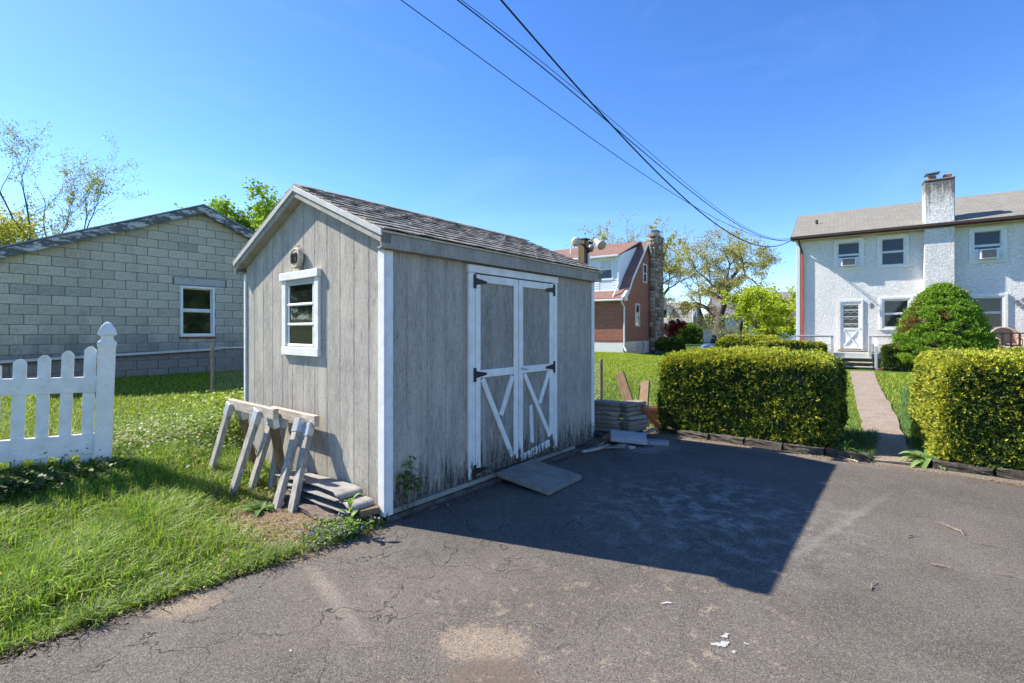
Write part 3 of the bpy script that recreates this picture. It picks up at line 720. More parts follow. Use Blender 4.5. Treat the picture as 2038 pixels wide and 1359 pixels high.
# ------------------------------------------------------------------ concrete block garage
gar = empty('block_garage', 'grey concrete block garage with low gable roof and one white window', 'garage', G(-10.7, 0, 0), R(90) - YAW)
GP = (2.19, 4.40); GS = .44; GL, GRr = -1.55, 5.93
def groof(x): return GP[1] - GS * abs(x - GP[0])
GZ = .33
po = [(GL, GZ - .2), (GRr, GZ - .2), (GRr, groof(GRr)), (GP[0], GP[1]), (GL, groof(GL))]
GW = (1.74, 2.50, 1.27, 2.53)
wl_ = MB()
for r in rect_minus((GL, GRr, GZ - .2, 2.66), GW): wl_.box(r[0], r[1], .010, .20, r[2], r[3])
wl_.prism([(GL, 2.6601), (GRr, 2.6601), (GRr, groof(GRr)), (GP[0], GP[1]), (GL, groof(GL))], 1, .010, .20)
wl_.box(GL, GL + .2, .2005, 7, GZ - .2, 2.6).box(GRr - .2, GRr, .2005, 7, GZ - .2, 2.6).box(GL, GRr, 7.001, 7.2, GZ - .2, 2.6)
wl_.build('wall', M['mortar'], gar)
rb = random.Random(12); BW, BH = .4064, .2032; LINT = (1.58, 2.78, 2.535, 2.735)
unit = {}
for row in range(21):
    z0 = GZ + row * BH; z1 = z0 + BH - .012
    off = 0 if row % 2 else BW / 2
    x = GL - off
    while x < GRr:
        r0 = (max(x + .006, GL), min(x + BW - .006, GRr), z0, z1); x += BW
        if r0[1] - r0[0] < .04: continue
        rs = [r0]
        for h in (GW, LINT): rs = [q for r in rs for q in rect_minus(r, h)]
        for r in rs:
            if r[1] - r[0] < .02 or r[3] - r[2] < .02: continue
            if row < 3: m = M['block_base']
            elif row < 5 and rb.random() < .45: m = M['block_dark']
            else: m = M['block_dark'] if rb.random() < .10 else M['block']
            poly = [(r[0], r[2]), (r[1], r[2]), (r[1], r[3]), (r[0], r[3])]
            for sg in (-1, 1): poly = clip_poly(poly, lambda p: GP[1] - .02 - GS * sg * (p[0] - GP[0]) - p[1])
            if len(poly) < 3: continue
            key = (round(r[1] - r[0], 3), round(r[3] - r[2], 3), m.name)
            pr = rb.uniform(0, .004) + (.012 if row < 3 else 0)
            if len(poly) == 4 and abs(max(p[1] for p in poly) - r[3]) < 1e-6 and abs(poly[0][0] - r[0]) < 1e-6:
                if key not in unit:
                    me = MB().prism([(0, 0), (key[0], 0), (key[0], key[1]), (0, key[1])], 1, 0, .05).mesh('block'); me.materials.append(m); unit[key] = me
                o = link('block', unit[key], None, gar); o.location = (r[0], -pr, r[2])
            else:
                o = MB().prism(poly, 1, 0, .05).build('block', m, gar); o.location = (0, -pr, 0)
lt = bx('lintel', M['lintel'], gar, 1.62, 2.74, -.008, .06, 2.55, 2.72, .006)
bx('sill', M['redbrick'], gar, 1.72, 2.52, -.05, .1, 1.225, 1.268, .004)
def sash_window(parent, x0, x1, z0, z1, y, fw=.05, proud=.02, mat='clean', split=.5, glass='glass', label=None, blind=False, depth=.10, casing=0, meet=True):
    """double-hung window facing -y: frame, two panes, meeting rail"""
    m = MB()
    for b in ((x0, x0 + fw, z0, z1), (x1 - fw, x1, z0, z1), (x0 + fw, x1 - fw, z0, z0 + fw), (x0 + fw, x1 - fw, z1 - fw, z1)): m.box(b[0], b[1], y - proud, y + depth, b[2], b[3])
    w = m.build('window', M[mat], parent, bevel=.004)
    if label: w['label'] = label
    zm = z0 + (z1 - z0) * split
    if meet: bx('meeting_rail', M[mat], w, x0 + fw, x1 - fw, y + depth * .35, y + depth * .8, zm - .02, zm + .02, .002)
    i0, i1 = x0 + fw, x1 - fw
    for k, (a, b) in enumerate(((z0 + fw, zm - .0205), (zm + .0205, z1 - fw))):
        yy = y + depth * (.5 if k == 0 else .65)
        sm = MB(); t = .022
        for q in ((i0, i0 + t, a, b), (i1 - t, i1, a, b), (i0 + t, i1 - t, a, a + t), (i0 + t, i1 - t, b - t, b)): sm.box(q[0], q[1], yy, yy + .025, q[2], q[3])
        sm.build('sash', M[mat], w)
        bx('pane', M['blind'] if (blind and k == 1) else M[glass], w, i0 + t, i1 - t, yy + .010, yy + .014, a + t, b - t, 0)
    if casing:
        c = casing; m = MB()
        for q in ((x0 - c, x0 - .0005, z0, z1), (x1 + .0005, x1 + c, z0, z1), (x0 - c, x1 + c, z1 + .0005, z1 + c), (x0 - c * 1.2, x1 + c * 1.2, z0 - c * .8, z0 - .0005)): m.box(q[0], q[1], y - proud * 1.6, y + .02, q[2], q[3])
        m.build('casing', M[mat], w, bevel=.004)
    return w
sash_window(gar, GW[0] + .003, GW[1] - .003, GW[2] + .003, GW[3] - .003, 0, .055, .025, 'clean', .52)
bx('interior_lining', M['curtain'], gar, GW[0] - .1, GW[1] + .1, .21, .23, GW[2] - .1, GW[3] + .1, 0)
for s in (-1, 1):
    e0 = GP[0] + s * 3.95; ze = GP[1] - GS * 3.95
    MB().prism([(e0, ze + .16), (GP[0], GP[1] + .16), (GP[0], GP[1] + .04), (e0, ze + .04)], 1, -.16, 7.3).build('roof', M['roof_grey'], gar)
    MB().prism([(e0, ze + .13), (GP[0], GP[1] + .13), (GP[0], GP[1] - .06), (e0, ze - .06)], 1, -.20, -.161).build('fascia_board', M['peel'], gar, bevel=.004)
    MB().prism([(e0, ze + .175), (GP[0], GP[1] + .175), (GP[0], GP[1] + .145), (e0, ze + .145)], 1, -.215, -.161).build('drip_edge', M['lead'], gar, bevel=.003)
MB().bar((GL, -.06, .80), (2.6, -.06, .955), .09, .055).build('ledge_board', M['edge'], gar, bevel=.006)
MB().bar((2.605, -.05, .965), (GRr, -.05, 1.12), .05, .045).build('ledge_board', M['oldwood'], gar, bevel=.006)
MB().bar((GL, -.03, .755), (2.6, -.03, .905), .06, .03).build('ledge_shadow_board', M['darkwood'], gar)  # dark strip added beneath the pale ledge to stand for its shadow
# ------------------------------------------------------------------ white stucco house
def wall_holes(m, x0, x1, z0, z1, holes, y, depth, axis='x'):
    xs = sorted({x0, x1, *[v for h in holes for v in h[:2]]}); zs = sorted({z0, z1, *[v for h in holes for v in h[2:]]})
    def inside(x, z): return any(h[0] < x < h[1] and h[2] < z < h[3] for h in holes)
    idx = {}; V = []; F = []
    def vid(x, z):
        if (x, z) not in idx: idx[(x, z)] = len(V); V.append((x, y, z) if axis == 'x' else (y, x, z))
        return idx[(x, z)]
    for i in range(len(xs) - 1):
        for j in range(len(zs) - 1):
            if not inside((xs[i] + xs[i+1]) / 2, (zs[j] + zs[j+1]) / 2): F.append((vid(xs[i], zs[j]), vid(xs[i+1], zs[j]), vid(xs[i+1], zs[j+1]), vid(xs[i], zs[j+1])))
    for h in holes:
        k = len(V); q = [(h[0], h[2]), (h[1], h[2]), (h[1], h[3]), (h[0], h[3])]
        for a, b in q: V.append((a, y, b) if axis == 'x' else (y, a, b))
        yy = y + depth
        for a, b in q: V.append((a, yy, b) if axis == 'x' else (yy, a, b))
        F += [(k + i, k + (i+1) % 4, k + 4 + (i+1) % 4, k + 4 + i) for i in range(4)]
    return m.add(V, F)
HY = R(34.5); house = empty('stucco_house', 'two storey white stucco house with grey roof and tall chimney', 'house', (12.42, 20.62, 0), -HY)
HX1 = 12.0; WT = 5.36
wins = [(1.28, 2.14, 3.98, 5.10), (2.72, 3.55, 3.96, 5.12), (5.40, 6.25, 3.93, 5.10), (2.79, 3.67, 1.50, 2.68), (5.37, 6.27, 1.47, 2.68), (8.4, 9.3, 3.95, 5.10), (8.4, 9.3, 1.47, 2.68)]
DR = (1.36, 2.21, .65, 2.68)
m = wall_holes(MB(), 0, HX1, -.3, WT, wins + [DR], 0, .14)
m.box(0, .02, .001, 7.4, -.3, WT).box(HX1 - .02, HX1, .001, 7.4, -.3, WT).box(0, HX1, 7.4, 7.42, -.3, WT)
for x in (0, HX1 - .02): m.prism([(.0, WT), (7.42, WT), (3.71, WT + 1.65)], 0, x, x + .02)
m.build('wall', M['stucco'], house)
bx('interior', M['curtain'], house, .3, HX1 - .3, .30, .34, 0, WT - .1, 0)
for i, w in enumerate(wins):
    sash_window(house, w[0] + .01, w[1] - .01, w[2] + .01, w[3] - .01, 0, .06, .03, 'clean', .5, 'glass_far', None, False, .12, .085)
# roof: two slopes, gutter, soffit
RD, RH = 4.15, 1.46; EZ = 5.42
def slope(yf, s):
    y0 = -.42 if s > 0 else 7.84; ym = 3.71
    P = [(-.30, y0, EZ), (HX1 + .3, y0, EZ), (HX1 + .3, ym, EZ + 1.72), (-.30, ym, EZ + 1.72)]
    V = P + [(x, y, z - .07) for x, y, z in P]
    F = [(0, 1, 2, 3), (7, 6, 5, 4), (4, 5, 1, 0), (5, 6, 2, 1), (6, 7, 3, 2), (7, 4, 0, 3)]
    return MB().add(V, F if s > 0 else [f[::-1] for f in F])
rf = slope(0, 1).build('roof', M['roof_grey'], house); slope(0, -1).build('roof', M['roof_grey'], house)
MB().tube([(.55, 1.5, 6.15), (.55, 1.5, 6.40)], .05, 8).build('vent_pipe', M['black'], rf)
for s in (-1,):
    MB().prism([(-.40, EZ - .02), (3.71, EZ + 1.69), (3.71, EZ + 1.50), (-.40, EZ - .20)], 0, -.32, -.301).build('rake_board', M['gutter_brown'], house)
bx('gutter', M['gutter_brown'], house, -.33, HX1 + .3, -.54, -.423, EZ - .115, EZ - .01, .012)
bx('fascia_board', M['gutter_brown'], house, -.30, HX1 + .3, -.4225, -.40, EZ - .16, EZ - .072, 0)
bx('soffit', M['soffit'], house, -.28, HX1 + .28, -.3995, -.001, EZ - .16, EZ - .13, 0)
bx('frieze_board', M['clean'], house, .0, HX1, -.02, -.001, WT - .10, WT - .075, 0)
MB().tube([(-.02, -.48, EZ - .1), (-.02, -.46, EZ - .22), (.07, -.08, EZ - .62), (.07, -.07, EZ - .75)], .042, 6).build('downspout_elbow', M['gutter_brown'], house)
bx('downspout', M['red_pipe'], house, .03, .12, -.11, -.03, .35, EZ - .72, .008)
bx('corner_board', M['siding_white'], house, -.14, -.001, -.10, .06, .2, WT - .08, .006)
# chimney
ch = bx('chimney', M['chimney'], house, 4.04, 4.90, -.36, -.001, -.2, EZ - .17, .02)
bx('chimney_stack', M['chimney'], ch, 4.04, 4.90, -.355, .25, EZ - .169, 7.02, .03)
bx('chimney_cap_course', M['chimney'], ch, 4.02, 4.92, -.375, .27, 7.0205, 7.10, .03)
f1 = bx('flue', M['flue'], ch, 4.16, 4.40, -.25, -.0, 7.101, 7.22, .01); MB().box(4.18, 4.38, -.23, -.02, 7.221, 7.30).build('flue_screen', M['lead'], f1)
MB().prism([(4.06, 7.305), (4.50, 7.335), (4.50, 7.365), (4.06, 7.335)], 1, -.34, .1).build('flue_hood', M['lead'], f1)
bx('flue', M['flue'], ch, 4.60, 4.83, -.25, -.0, 7.101, 7.24, .01)
# storm door
dr = MB()
for b in ((1.37, 1.44, .66, 2.67), (2.13, 2.20, .66, 2.67), (1.44, 2.13, 2.60, 2.67)): dr.box(b[0], b[1], -.04, .06, b[2], b[3])
door = dr.build('door', M['clean'], house, bevel=.005); door['label'] = 'white storm door with cross panel and barred glass'
lf = MB()
for b in ((1.445, 1.535, .68, 2.595), (2.035, 2.125, .68, 2.595), (1.535, 2.035, .68, .78), (1.535, 2.035, 1.44, 1.54), (1.535, 2.035, 2.48, 2.595)): lf.box(b[0], b[1], -.012, .028, b[2], b[3])
lf.build('door_leaf', M['clean'], door, bevel=.004)
bx('kick_panel', M['clean'], door, 1.535, 2.035, .004, .02, .78, 1.44, 0)
for a, b in (((1.56, .80), (2.01, 1.42)), ((1.56, 1.42), (2.01, .80))): MB().add(*[[(v[1], v[0] - .02, v[2]) for v in _bar_yz(.010, a[0], a[1], b[0], b[1], .05)[0]], _bar_yz(0, 0, 0, 1, 1, 1)[1]]).build('cross_moulding', M['clean'], door, bevel=.004)
bx('pane', M['glass_far'], door, 1.535, 2.035, .010, .014, 1.54, 2.48, 0)
for z in (1.70, 1.99, 2.27): bx('glazing_bar', M['clean'], door, 1.535, 2.035, -.006, .0095, z - .014, z + .014, 0)
gr = MB()
for i in range(4):
    z = 1.60 + i * .27; gr.tube([(1.55, -.004, z), (1.66, -.004, z + .06), (1.785, -.004, z), (1.91, -.004, z + .06), (2.02, -.004, z)], .007, 4)
gr.build('grille', M['clean'], door)
MB().lathe([(.022, -.02), (.026, -.045), (.012, -.06)], 8, (2.08, 0, 1.52), 1).build('door_knob', M['steel'], door, True)
bx('threshold', M['deck_tan'], house, 1.33, 2.24, -.10, -.001, .60, .648, .004)
# window air conditioners, wall lamp, wall ornament: things of their own
def aircon(label, x0, x1, z0, z1):
    e = empty('window_air_conditioner', label, 'air conditioner', loc_h((x0 + x1) / 2, 0, z0), -HY, 'window air conditioners')
    w = (x1 - x0) / 2; h = z1 - z0
    bx('case', M['clean'], e, -w, w, -.24, .05, 0, h, .012)
    bx('grille', M['acgrille'], e, -w + .045, w - .045, -.247, -.2405, .045, h - .045, 0)
    for k in range(7): zz = .06 + k * (h - .12) / 6; bx('louvre', M['lead'], e, -w + .05, w - .05, -.254, -.2475, zz - .005, zz + .005, 0)
    for s in (-1, 1): bx('side_curtain', M['siding_white'], e, min(s * w, s * (w + .12)) + (0.001 if s > 0 else 0), max(s * w, s * (w + .12)) - (.001 if s < 0 else 0), -.01, .01, .0, h + .04, 0)
def loc_h(x, y, z):
    c, s = math.cos(HY), math.sin(HY); return Vector((12.42 + c * x + s * y, 20.62 - s * x + c * y, z))
aircon('white window air conditioner in the upper window nearest the downspout', 1.46, 1.96, 4.06, 4.39)
aircon('white window air conditioner in the upper window right of the chimney', 5.59, 6.06, 4.00, 4.36)
lamp = empty('wall_lamp', 'small dark lantern on the wall right of the white door', 'lamp', loc_h(2.44, -.0, 2.42), -HY)
bx('back_plate', M['black'], lamp, -.04, .04, -.02, -.0005, -.05, .12)
MB().tube([(0, -.02, .10), (0, -.10, .16), (0, -.14, .10)], .01, 5).build('bracket', M['black'], lamp)
MB().lathe([(.02, .10), (.075, .06), (.06, .05), (.05, -.10), (.055, -.11), (.02, -.14)], 8, (0, -.14, 0)).build('lantern', M['lead'], lamp)
orn = empty('wall_ornament', 'small grey metal flower ornament on the stucco wall near the frame edge', 'ornament', loc_h(6.66, -.02, 2.42), -HY)
for k in range(7):
    a = k * .9; MB().lathe([(.02, -.02), (.075, -.03), (.07, -.045), (.02, -.05)], 8, (math.cos(a) * .11 + .05 * (k % 3), 0, math.sin(a) * .08 - .02 * k + .05), 1).build('petal', M['lead'], orn)
MB().tube([(-.1, -.01, -.12), (.05, -.02, .0), (.2, -.01, .1)], .015, 5).build('stem', M['lead'], orn)
# porch platform with lattice railings, steps
por = empty('porch', 'grey wooden porch with lattice railings and steps at the white door', 'porch', loc_h(0, 0, 0), -HY)
for k in range(8): bx('deck_board', M['deck_tan'], por, -.14, 3.30, -1.30 + k * .155, -1.30 + k * .155 + .148, .52, .555, .003)
bx('rim_board', M['deck_grey'], por, -.14, 3.30, -1.335, -1.302, .36, .5545, .004)
for x in (-.10, 1.16, 2.36, 3.24): bx('post', M['deck_grey'], por, x - .045, x + .045, -1.43, -1.337, -.1, 1.20, .004)
for (a, b) in ((-.14, 1.20), (2.32, 3.30)):
    bx('top_rail', M['deck_grey'], por, a, b, -1.45, -1.32, 1.2005, 1.24, .004); bx('lattice_rail', M['deck_grey'], por, a + .1, b - .1, -1.395, -1.365, .86, .90, .002); bx('lattice_rail', M['deck_grey'], por, a + .1, b - .1, -1.395, -1.365, .57, .61, .002)
    lat = MB(); n = int((b - a - .2) / .115)
    for k in range(-2, n + 1):
        for s, yy in ((1, -1.388), (-1, -1.372)):
            x = a + .1 + k * .115 + (.25 if s < 0 else 0); p, q = [x, .61], [x + s * .25, .86]
            lo, hi = a + .1, b - .1
            t0, t1 = 0, 1
            for c_, lim in ((1, hi), (-1, -lo)):
                d0, d1 = lim - c_ * p[0], lim - c_ * q[0]
                if d0 < 0 and d1 < 0: t0 = 2
                elif d0 < 0: t0 = max(t0, d0 / (d0 - d1))
                elif d1 < 0: t1 = min(t1, d0 / (d0 - d1))
            if t1 - t0 > .1: P = lambda t: (p[0] + (q[0] - p[0]) * t, yy, p[1] + (q[1] - p[1]) * t); lat.bar(P(t0), P(t1), .012, .032, up=(-s, 0, 1))
    o = lat.build('lattice', M['clean'], por); o['kind'] = 'stuff'
    MB().bar((a + .12, -1.385, 1.19), (b - .12, -1.385, 1.19), .02, .04).build('under_rail', M['deck_grey'], por)
for k in range(3): bx('tread', M['deck_tan'], por, 1.16, 2.42, -1.62 - k * .30, -1.337 - k * .30, .36 - k * .15, .395 - k * .15, .004); 
for x in (1.18, 2.38): MB().prism([(-1.34, .34), (-1.34, -.05), (-2.2, -.05), (-2.2, .02)], 0, x - .02, x + .02).build('stringer', M['darkwood'], por)
bx('newel_post', M['deck_grey'], por, 2.47, 2.55, -2.10, -2.02, -.1, .82, .004); MB().bar((2.51, -1.42, 1.16), (2.51, -2.08, .83), .09, .035).build('hand_rail', M['deck_grey'], por)
# brown deck at the right with a wicker chair
dk = empty('side_deck', 'brown wooden deck with baluster railing behind the right hedge', 'deck', loc_h(0, 0, 0), -HY)
for k in range(10): bx('deck_board', M['deck_brown'], dk, 5.42, 9.4, -1.66 + k * .155, -1.66 + k * .155 + .148, .50, .535, .003)
bx('rim_board', M['deck_brown'], dk, 5.42, 9.4, -1.70, -1.662, .3, .534, .004)
bx('top_rail', M['deck_brown'], dk, 5.42, 9.4, -1.74, -1.60, 1.315, 1.36, .004)
for k in range(20):
    x = 5.48 + k * .2; bx('baluster', M['deck_brown'], dk, x - .025, x + .025, -1.695, -1.645, .536, 1.314, .003)
chair = empty('wicker_armchair', 'tan wicker armchair with rounded back on the brown deck', 'chair', loc_h(6.18, -.75, .535), -HY + R(15))
MB().box(-.28, .28, -.26, .26, .36, .44).build('seat', M['wicker'], chair, bevel=.03, seg=2)
bk = MB(); ptsb = []
for i in range(13):
    a = math.pi * (i / 12); ptsb.append((-math.cos(a) * .36, .26 - .10 * abs(math.cos(a)) ** 2 - (.22 if i in (0, 12) else 0), .62 + .36 * math.sin(a) ** .7))
bk.tube(ptsb, .05, 8); bk.build('back_rim', M['wicker'], chair, True)
pn = MB()
for i in range(12):
    p, q = ptsb[i], ptsb[i+1]; pn.add([(p[0], p[1], .42), (q[0], q[1], .42), q, p], [(0, 1, 2, 3)])
o = pn.build('backrest', M['wicker'], chair); so = o.modifiers.new('t', 'SOLIDIFY'); so.thickness = .03
for sx in (-1, 1):
    MB().tube([(sx * .34, .2, .66), (sx * .36, -.1, .64), (sx * .33, -.26, .58), (sx * .27, -.24, .0)], .03, 6).build('armrest', M['wicker'], chair, True)
    MB().tube([(sx * .26, .22, .38), (sx * .26, .24, .0)], .025, 6).build('leg', M['wicker'], chair)
edg = MB().box(-.45, .45, -.04, .04, -.04, .05).build('brick_edging', M['redbrick'], None, bevel=.006)
edg.location = loc_h(3.0, -2.35, .03); edg.rotation_euler = (0, 0, -HY); tag(edg, 'low red brick edging at the foot of the porch steps', 'edging')
# ------------------------------------------------------------------ red brick house with stone chimney
BY = R(34); bh = empty('brick_house', 'red brick house with white dormer and tall field stone chimney', 'house', (7.2, 31.0, 0), -BY)
D = 8.9; FZ = .70
prof = [(-.35, 3.42), (.25, 3.82), (.75, 4.25), (1.3, 4.95), (4.45, 7.75)]
bx('foundation', M['cream'], bh, -.02, .02, -.01, D, -.5, FZ, 0)
bx('foundation', M['offwhite'], bh, -11, -.021, -.012, .05, -.5, FZ, 0)
MB().box(-11, -.02, .0, .03, FZ + .0005, 3.45).build('front_wall', M['brick_x'], bh)
wlo, wup = (2.25, 3.10, 1.75, 3.30), (3.85, 4.65, 4.88, 6.22); bwn = (1.56, 2.3, .08, .62)
gp = [(0, FZ + .0005), (D, FZ + .0005), (D, 3.6), (D - .75, 4.2), (D - 1.3, 4.9), (D / 2, 7.7), (1.3, 4.9), (.75, 4.2), (0, 3.6)]
MB().prism(gp, 0, -.03, .0).build('gable_wall', M['brick_y'], bh)
MB().box(-11, -.03, D - .03, D, -.5, 3.5).box(-11, -10.97, 0, D, -.5, 7).build('rear_wall', M['brick_x'], bh)
bx('water_table', M['redbrick'], bh, -11, .012, -.03, -.0125, FZ - .02, FZ + .07, .004)
def side_window(parent, y0, y1, z0, z1, x):
    m = MB(); f = .075
    for b in ((y0, y0 + f, z0, z1), (y1 - f, y1, z0, z1), (y0 + f, y1 - f, z0, z0 + f), (y0 + f, y1 - f, z1 - f, z1)): m.box(x - .04, x + .05, b[0], b[1], b[2], b[3])
    m.box(x - .04, x + .03, y0 + f, y1 - f, (z0 + z1) / 2 - .03, (z0 + z1) / 2 + .03)
    w = m.build('window', M['clean'], parent, bevel=.004); zc = (z0 + z1) / 2
    bx('pane', M['glass_far'], w, x + .003, x + .008, y0 + f, y1 - f, z0 + f, zc - .03, 0); bx('pane', M['glass_far'], w, x + .006, x + .012, y0 + f, y1 - f, zc + .03, z1 - f, 0)
    return w
for w in (wlo, wup, bwn): side_window(bh, *w, 0.001)
bx('window_sill', M['concrete'], bh, .001, .07, wlo[0] - .05, wlo[1] + .05, wlo[2] - .09, wlo[2] - .001, 0)
# main roof with flared eaves, both sides
def roofside(mirror):
    V = []; F = []; P = prof
    for x in (-11.2, .18):
        for y, z in P: V.append((x, (D - y) if mirror else y, z + .12))
        for y, z in P: V.append((x, (D - y) if mirror else y, z - .02))
    n = len(P); k = 2 * n
    for i in range(n - 1):
        F += [(i, k + i, k + i + 1, i + 1), (n + i, n + i + 1, k + n + i + 1, k + n + i), (i, i + 1, n + i + 1, n + i), (k + i, k + n + i, k + n + i + 1, k + i + 1)]
    F.append((0, n, k + n, k)); return MB().add(V, F)
for mir in (0, 1): roofside(mir).build('roof', M['roof_red'], bh)
for mir in (0, 1):
    V = []; F = []; P = [(-.30, 3.40), (.25, 3.78), (.75, 4.22), (1.3, 4.92), (4.45, 7.75)]
    for (dx) in (.181, .215):
        for y, z in P: V.append((dx, (D - y) if mir else y, z + .10))
        for y, z in P: V.append((dx, (D - y) if mir else y, z - .12))
    n = 5; k = 10
    for i in range(4): F += [(i, i+1, n+i+1, n+i), (k+i, k+n+i, k+n+i+1, k+i+1), (i, k+i, k+i+1, i+1), (n+i, n+i+1, k+n+i+1, k+n+i)]
    MB().add(V, F).build('rake_board', M['clean'], bh)
for y0 in (-.34, D - .35):
    MB().prism([(y0, 3.38), (y0 + .69, 3.38), (y0 + .69, 3.60 if y0 > 0 else 4.05), (y0, 4.05 if y0 > 0 else 3.60)], 0, .0, .18).build('eave_return', M['clean'], bh)
bx('gutter', M['gutter_white'], bh, -11.1, .16, -.50, -.352, 3.36, 3.47, .02)
bx('soffit', M['clean'], bh, -11, .0, -.35, -.001, 3.36, 3.40, 0)
MB().tube([(.02, -.43, 3.36), (.06, -.25, 3.15), (.10, -.05, 2.95), (.10, -.05, .35), (.30, -.25, .10)], .055, 6).build('downspout', M['gutter_white'], bh)
# shed dormer across the front
dw = (-1.80, -.92, 4.88, 6.22); dw2 = (-5.2, -4.3, 4.88, 6.22)
m = wall_holes(MB(), -9.8, -.5, 4.05, 6.42, [dw, dw2], .45, .12)
m.prism([(.45, 4.05), (.45, 6.42), (4.2, 7.55), (1.9, 5.5), (1.1, 4.6)], 0, -.5, -.48); m.build('dormer', M['siding_white'], bh)
lp = MB()
for k in range(14): z = 4.12 + k * .165; lp.prism([(.45, z), (.425, z), (.45, z + .16)], 0, -.5, -.9).prism([(.45, z), (.425, z), (.45, z + .16)], 0, -9.8, -5.25).prism([(.45, z), (.425, z), (.45, z + .16)], 0, -4.25, -1.85)
o = lp.build('clapboards', M['siding_white'], bh); o.name = 'clapboard_siding'; o['kind'] = 'stuff'
for w in (dw, dw2): sash_window(bh, *w, .45, .06, .03, 'clean', .5, 'glass_far', None, True, .10, .08)
V = [(-9.95, .18, 6.42), (-.38, .18, 6.42), (-.38, 4.45, 7.95), (-9.95, 4.45, 7.95)]; V += [(a, b, c - .1) for a, b, c in V]
MB().add(V, [(0,1,2,3),(7,6,5,4),(4,5,1,0),(5,6,2,1),(6,7,3,2),(7,4,0,3)]).build('dormer_roof', M['roof_red'], bh)
bx('dormer_gutter', M['gutter_white'], bh, -9.9, -.36, .04, .178, 6.30, 6.42, .02); bx('dormer_soffit', M['clean'], bh, -9.8, -.4, .18, .449, 6.28, 6.315, 0)
bx('dormer_skirt', M['clean'], bh, -9.8, -.45, .40, .4495, 4.02, 4.12, 0)
MB().tube([(-.56, .12, 6.28), (-.46, .36, 6.0), (-.46, .36, 4.5), (-.46, .05, 4.2), (-.6, -.2, 3.62)], .05, 6).build('downspout', M['gutter_white'], bh)
MB().tube([(-4.9, 2.2, 6.9), (-4.9, 2.2, 7.75)], .06, 8).build('vent_pipe', M['clean'], bh)
MB().tube([(.03, 3.6, .6), (.05, 3.7, .65), (.05, 3.85, .45), (.03, 3.8, .1), (.03, 3.6, .0)], .02, 5).build('hose_pipe', M['black'], bh)
# chimney of field stones
cst = bx('chimney', M['mortar'], bh, .016, .47, 5.2, 7.1, -.5, 8.35, 0)
rs = random.Random(5); SV, SF, SCc = [], [], []
pal = [(.30, .22, .16), (.42, .35, .28), (.19, .14, .11), (.48, .42, .36), (.26, .17, .11), (.36, .30, .25)]
def stone(axis, u0, u1, z0, z1, base, out):
    k = len(SV); g = .018; j = lambda: rs.uniform(-.03, .03); d = rs.uniform(.03, .09) * out
    q = [(u0 + g, z0 + g), (u1 - g, z0 + g), (u1 - g, z1 - g), (u0 + g, z1 - g)]; c = pal[rs.randrange(6)]
    for s, dd in ((1, 0), (.86, d)):
        for a, b in q:
            mu, mz = (u0 + u1) / 2, (z0 + z1) / 2
            u = mu + (a - mu) * s + j() * (dd != 0); z = mz + (b - mz) * s + j() * (dd != 0)
            SV.append((base + dd, u, z) if axis == 0 else (u, base + dd, z)); SCc.append(c)
    F = [(k+4, k+5, k+6, k+7)] + [(k+i, k+(i+1) % 4, k+4+(i+1) % 4, k+4+i) for i in range(4)]
    SF.extend(F)
def face(axis, u0, u1, z0, z1, base, out):
    z = z0
    while z < z1 - .05:
        h = min(rs.uniform(.20, .42), z1 - z); u = u0
        while u < u1 - .02:
            w = min(rs.uniform(.25, .6), u1 - u)
            if u1 - u - w < .15: w = u1 - u
            stone(axis, u, u + w, z, z + h, base, out); u += w
        z += h
face(1, .02, .47, -.1, 8.35, 5.2, -1); face(0, 5.2, 7.1, -.1, 8.35, .47, 1); face(1, .02, .47, 4.0, 8.35, 7.1, 1); face(0, 5.2, 7.1, 7.4, 8.35, .016, -1)
me = np_mesh('stonework', SV, SF, np.array(SCc)); o = link('stonework', me, M['stone'], cst); o['kind'] = 'stuff'
bx('chimney_cap', M['stone_far'], cst, -.04, .55, 5.1, 7.2, 8.3505, 8.55, .02); bx('flue', M['lead'], cst, .1, .42, 5.7, 6.5, 8.551, 8.85, .01); bx('flue_cap', M['lead'], cst, .02, .5, 5.55, 6.65, 8.851, 8.90, .01)
# ------------------------------------------------------------------ far stone house, flag pole, pale house, car
fh = empty('stone_house', 'far stone cottage with grey roof and small white dormer', 'house', (20.4, 55, 0), -BY)
MB().box(-9, 0, 0, 6.6, -.6, 2.5).prism([(0, 2.5005), (6.6, 2.5005), (3.3, 4.75)], 0, -.1, 0).build('wall', M['stone_far'], fh)
for s in (0, 1):
    y0, y1 = (-.35, 3.3) if not s else (6.95, 3.3); V = [(-9.2, y0, 2.36), (.3, y0, 2.36), (.3, y1, 4.85), (-9.2, y1, 4.85)]; V += [(a, b, c - .15) for a, b, c in V]; F = [(0,1,2,3),(7,6,5,4),(4,5,1,0),(5,6,2,1),(6,7,3,2),(7,4,0,3)]
    MB().add(V, F if not s else [f[::-1] for f in F]).build('roof', M['roof_far'], fh)
bx('dormer', M['clean'], fh, -3.6, -2.4, .35, 2.4, 2.7, 4.1, 0); bx('dormer_window', M['glass_far'], fh, -3.3, -2.7, .335, .349, 3.0, 3.9, 0)
MB().prism([(-3.8, 4.0), (-2.2, 4.0), (-3.0, 4.55)], 1, .2, 2.6).build('dormer_roof', M['roof_far'], fh)
for y in (2.9,): bx('window', M['clean'], fh, .001, .04, y, y + .7, 3.0, 4.0, 0)
bx('window', M['clean'], fh, .001, .04, 4.3, 4.9, .9, 2.0, 0); bx('window', M['clean'], fh, -1.2, -.7, -.04, -.001, .8, 2.0, 0)
bx('corner_downspout', M['gutter_white'], fh, -.45, -.33, -.2, -.08, 0, 2.2, 0)
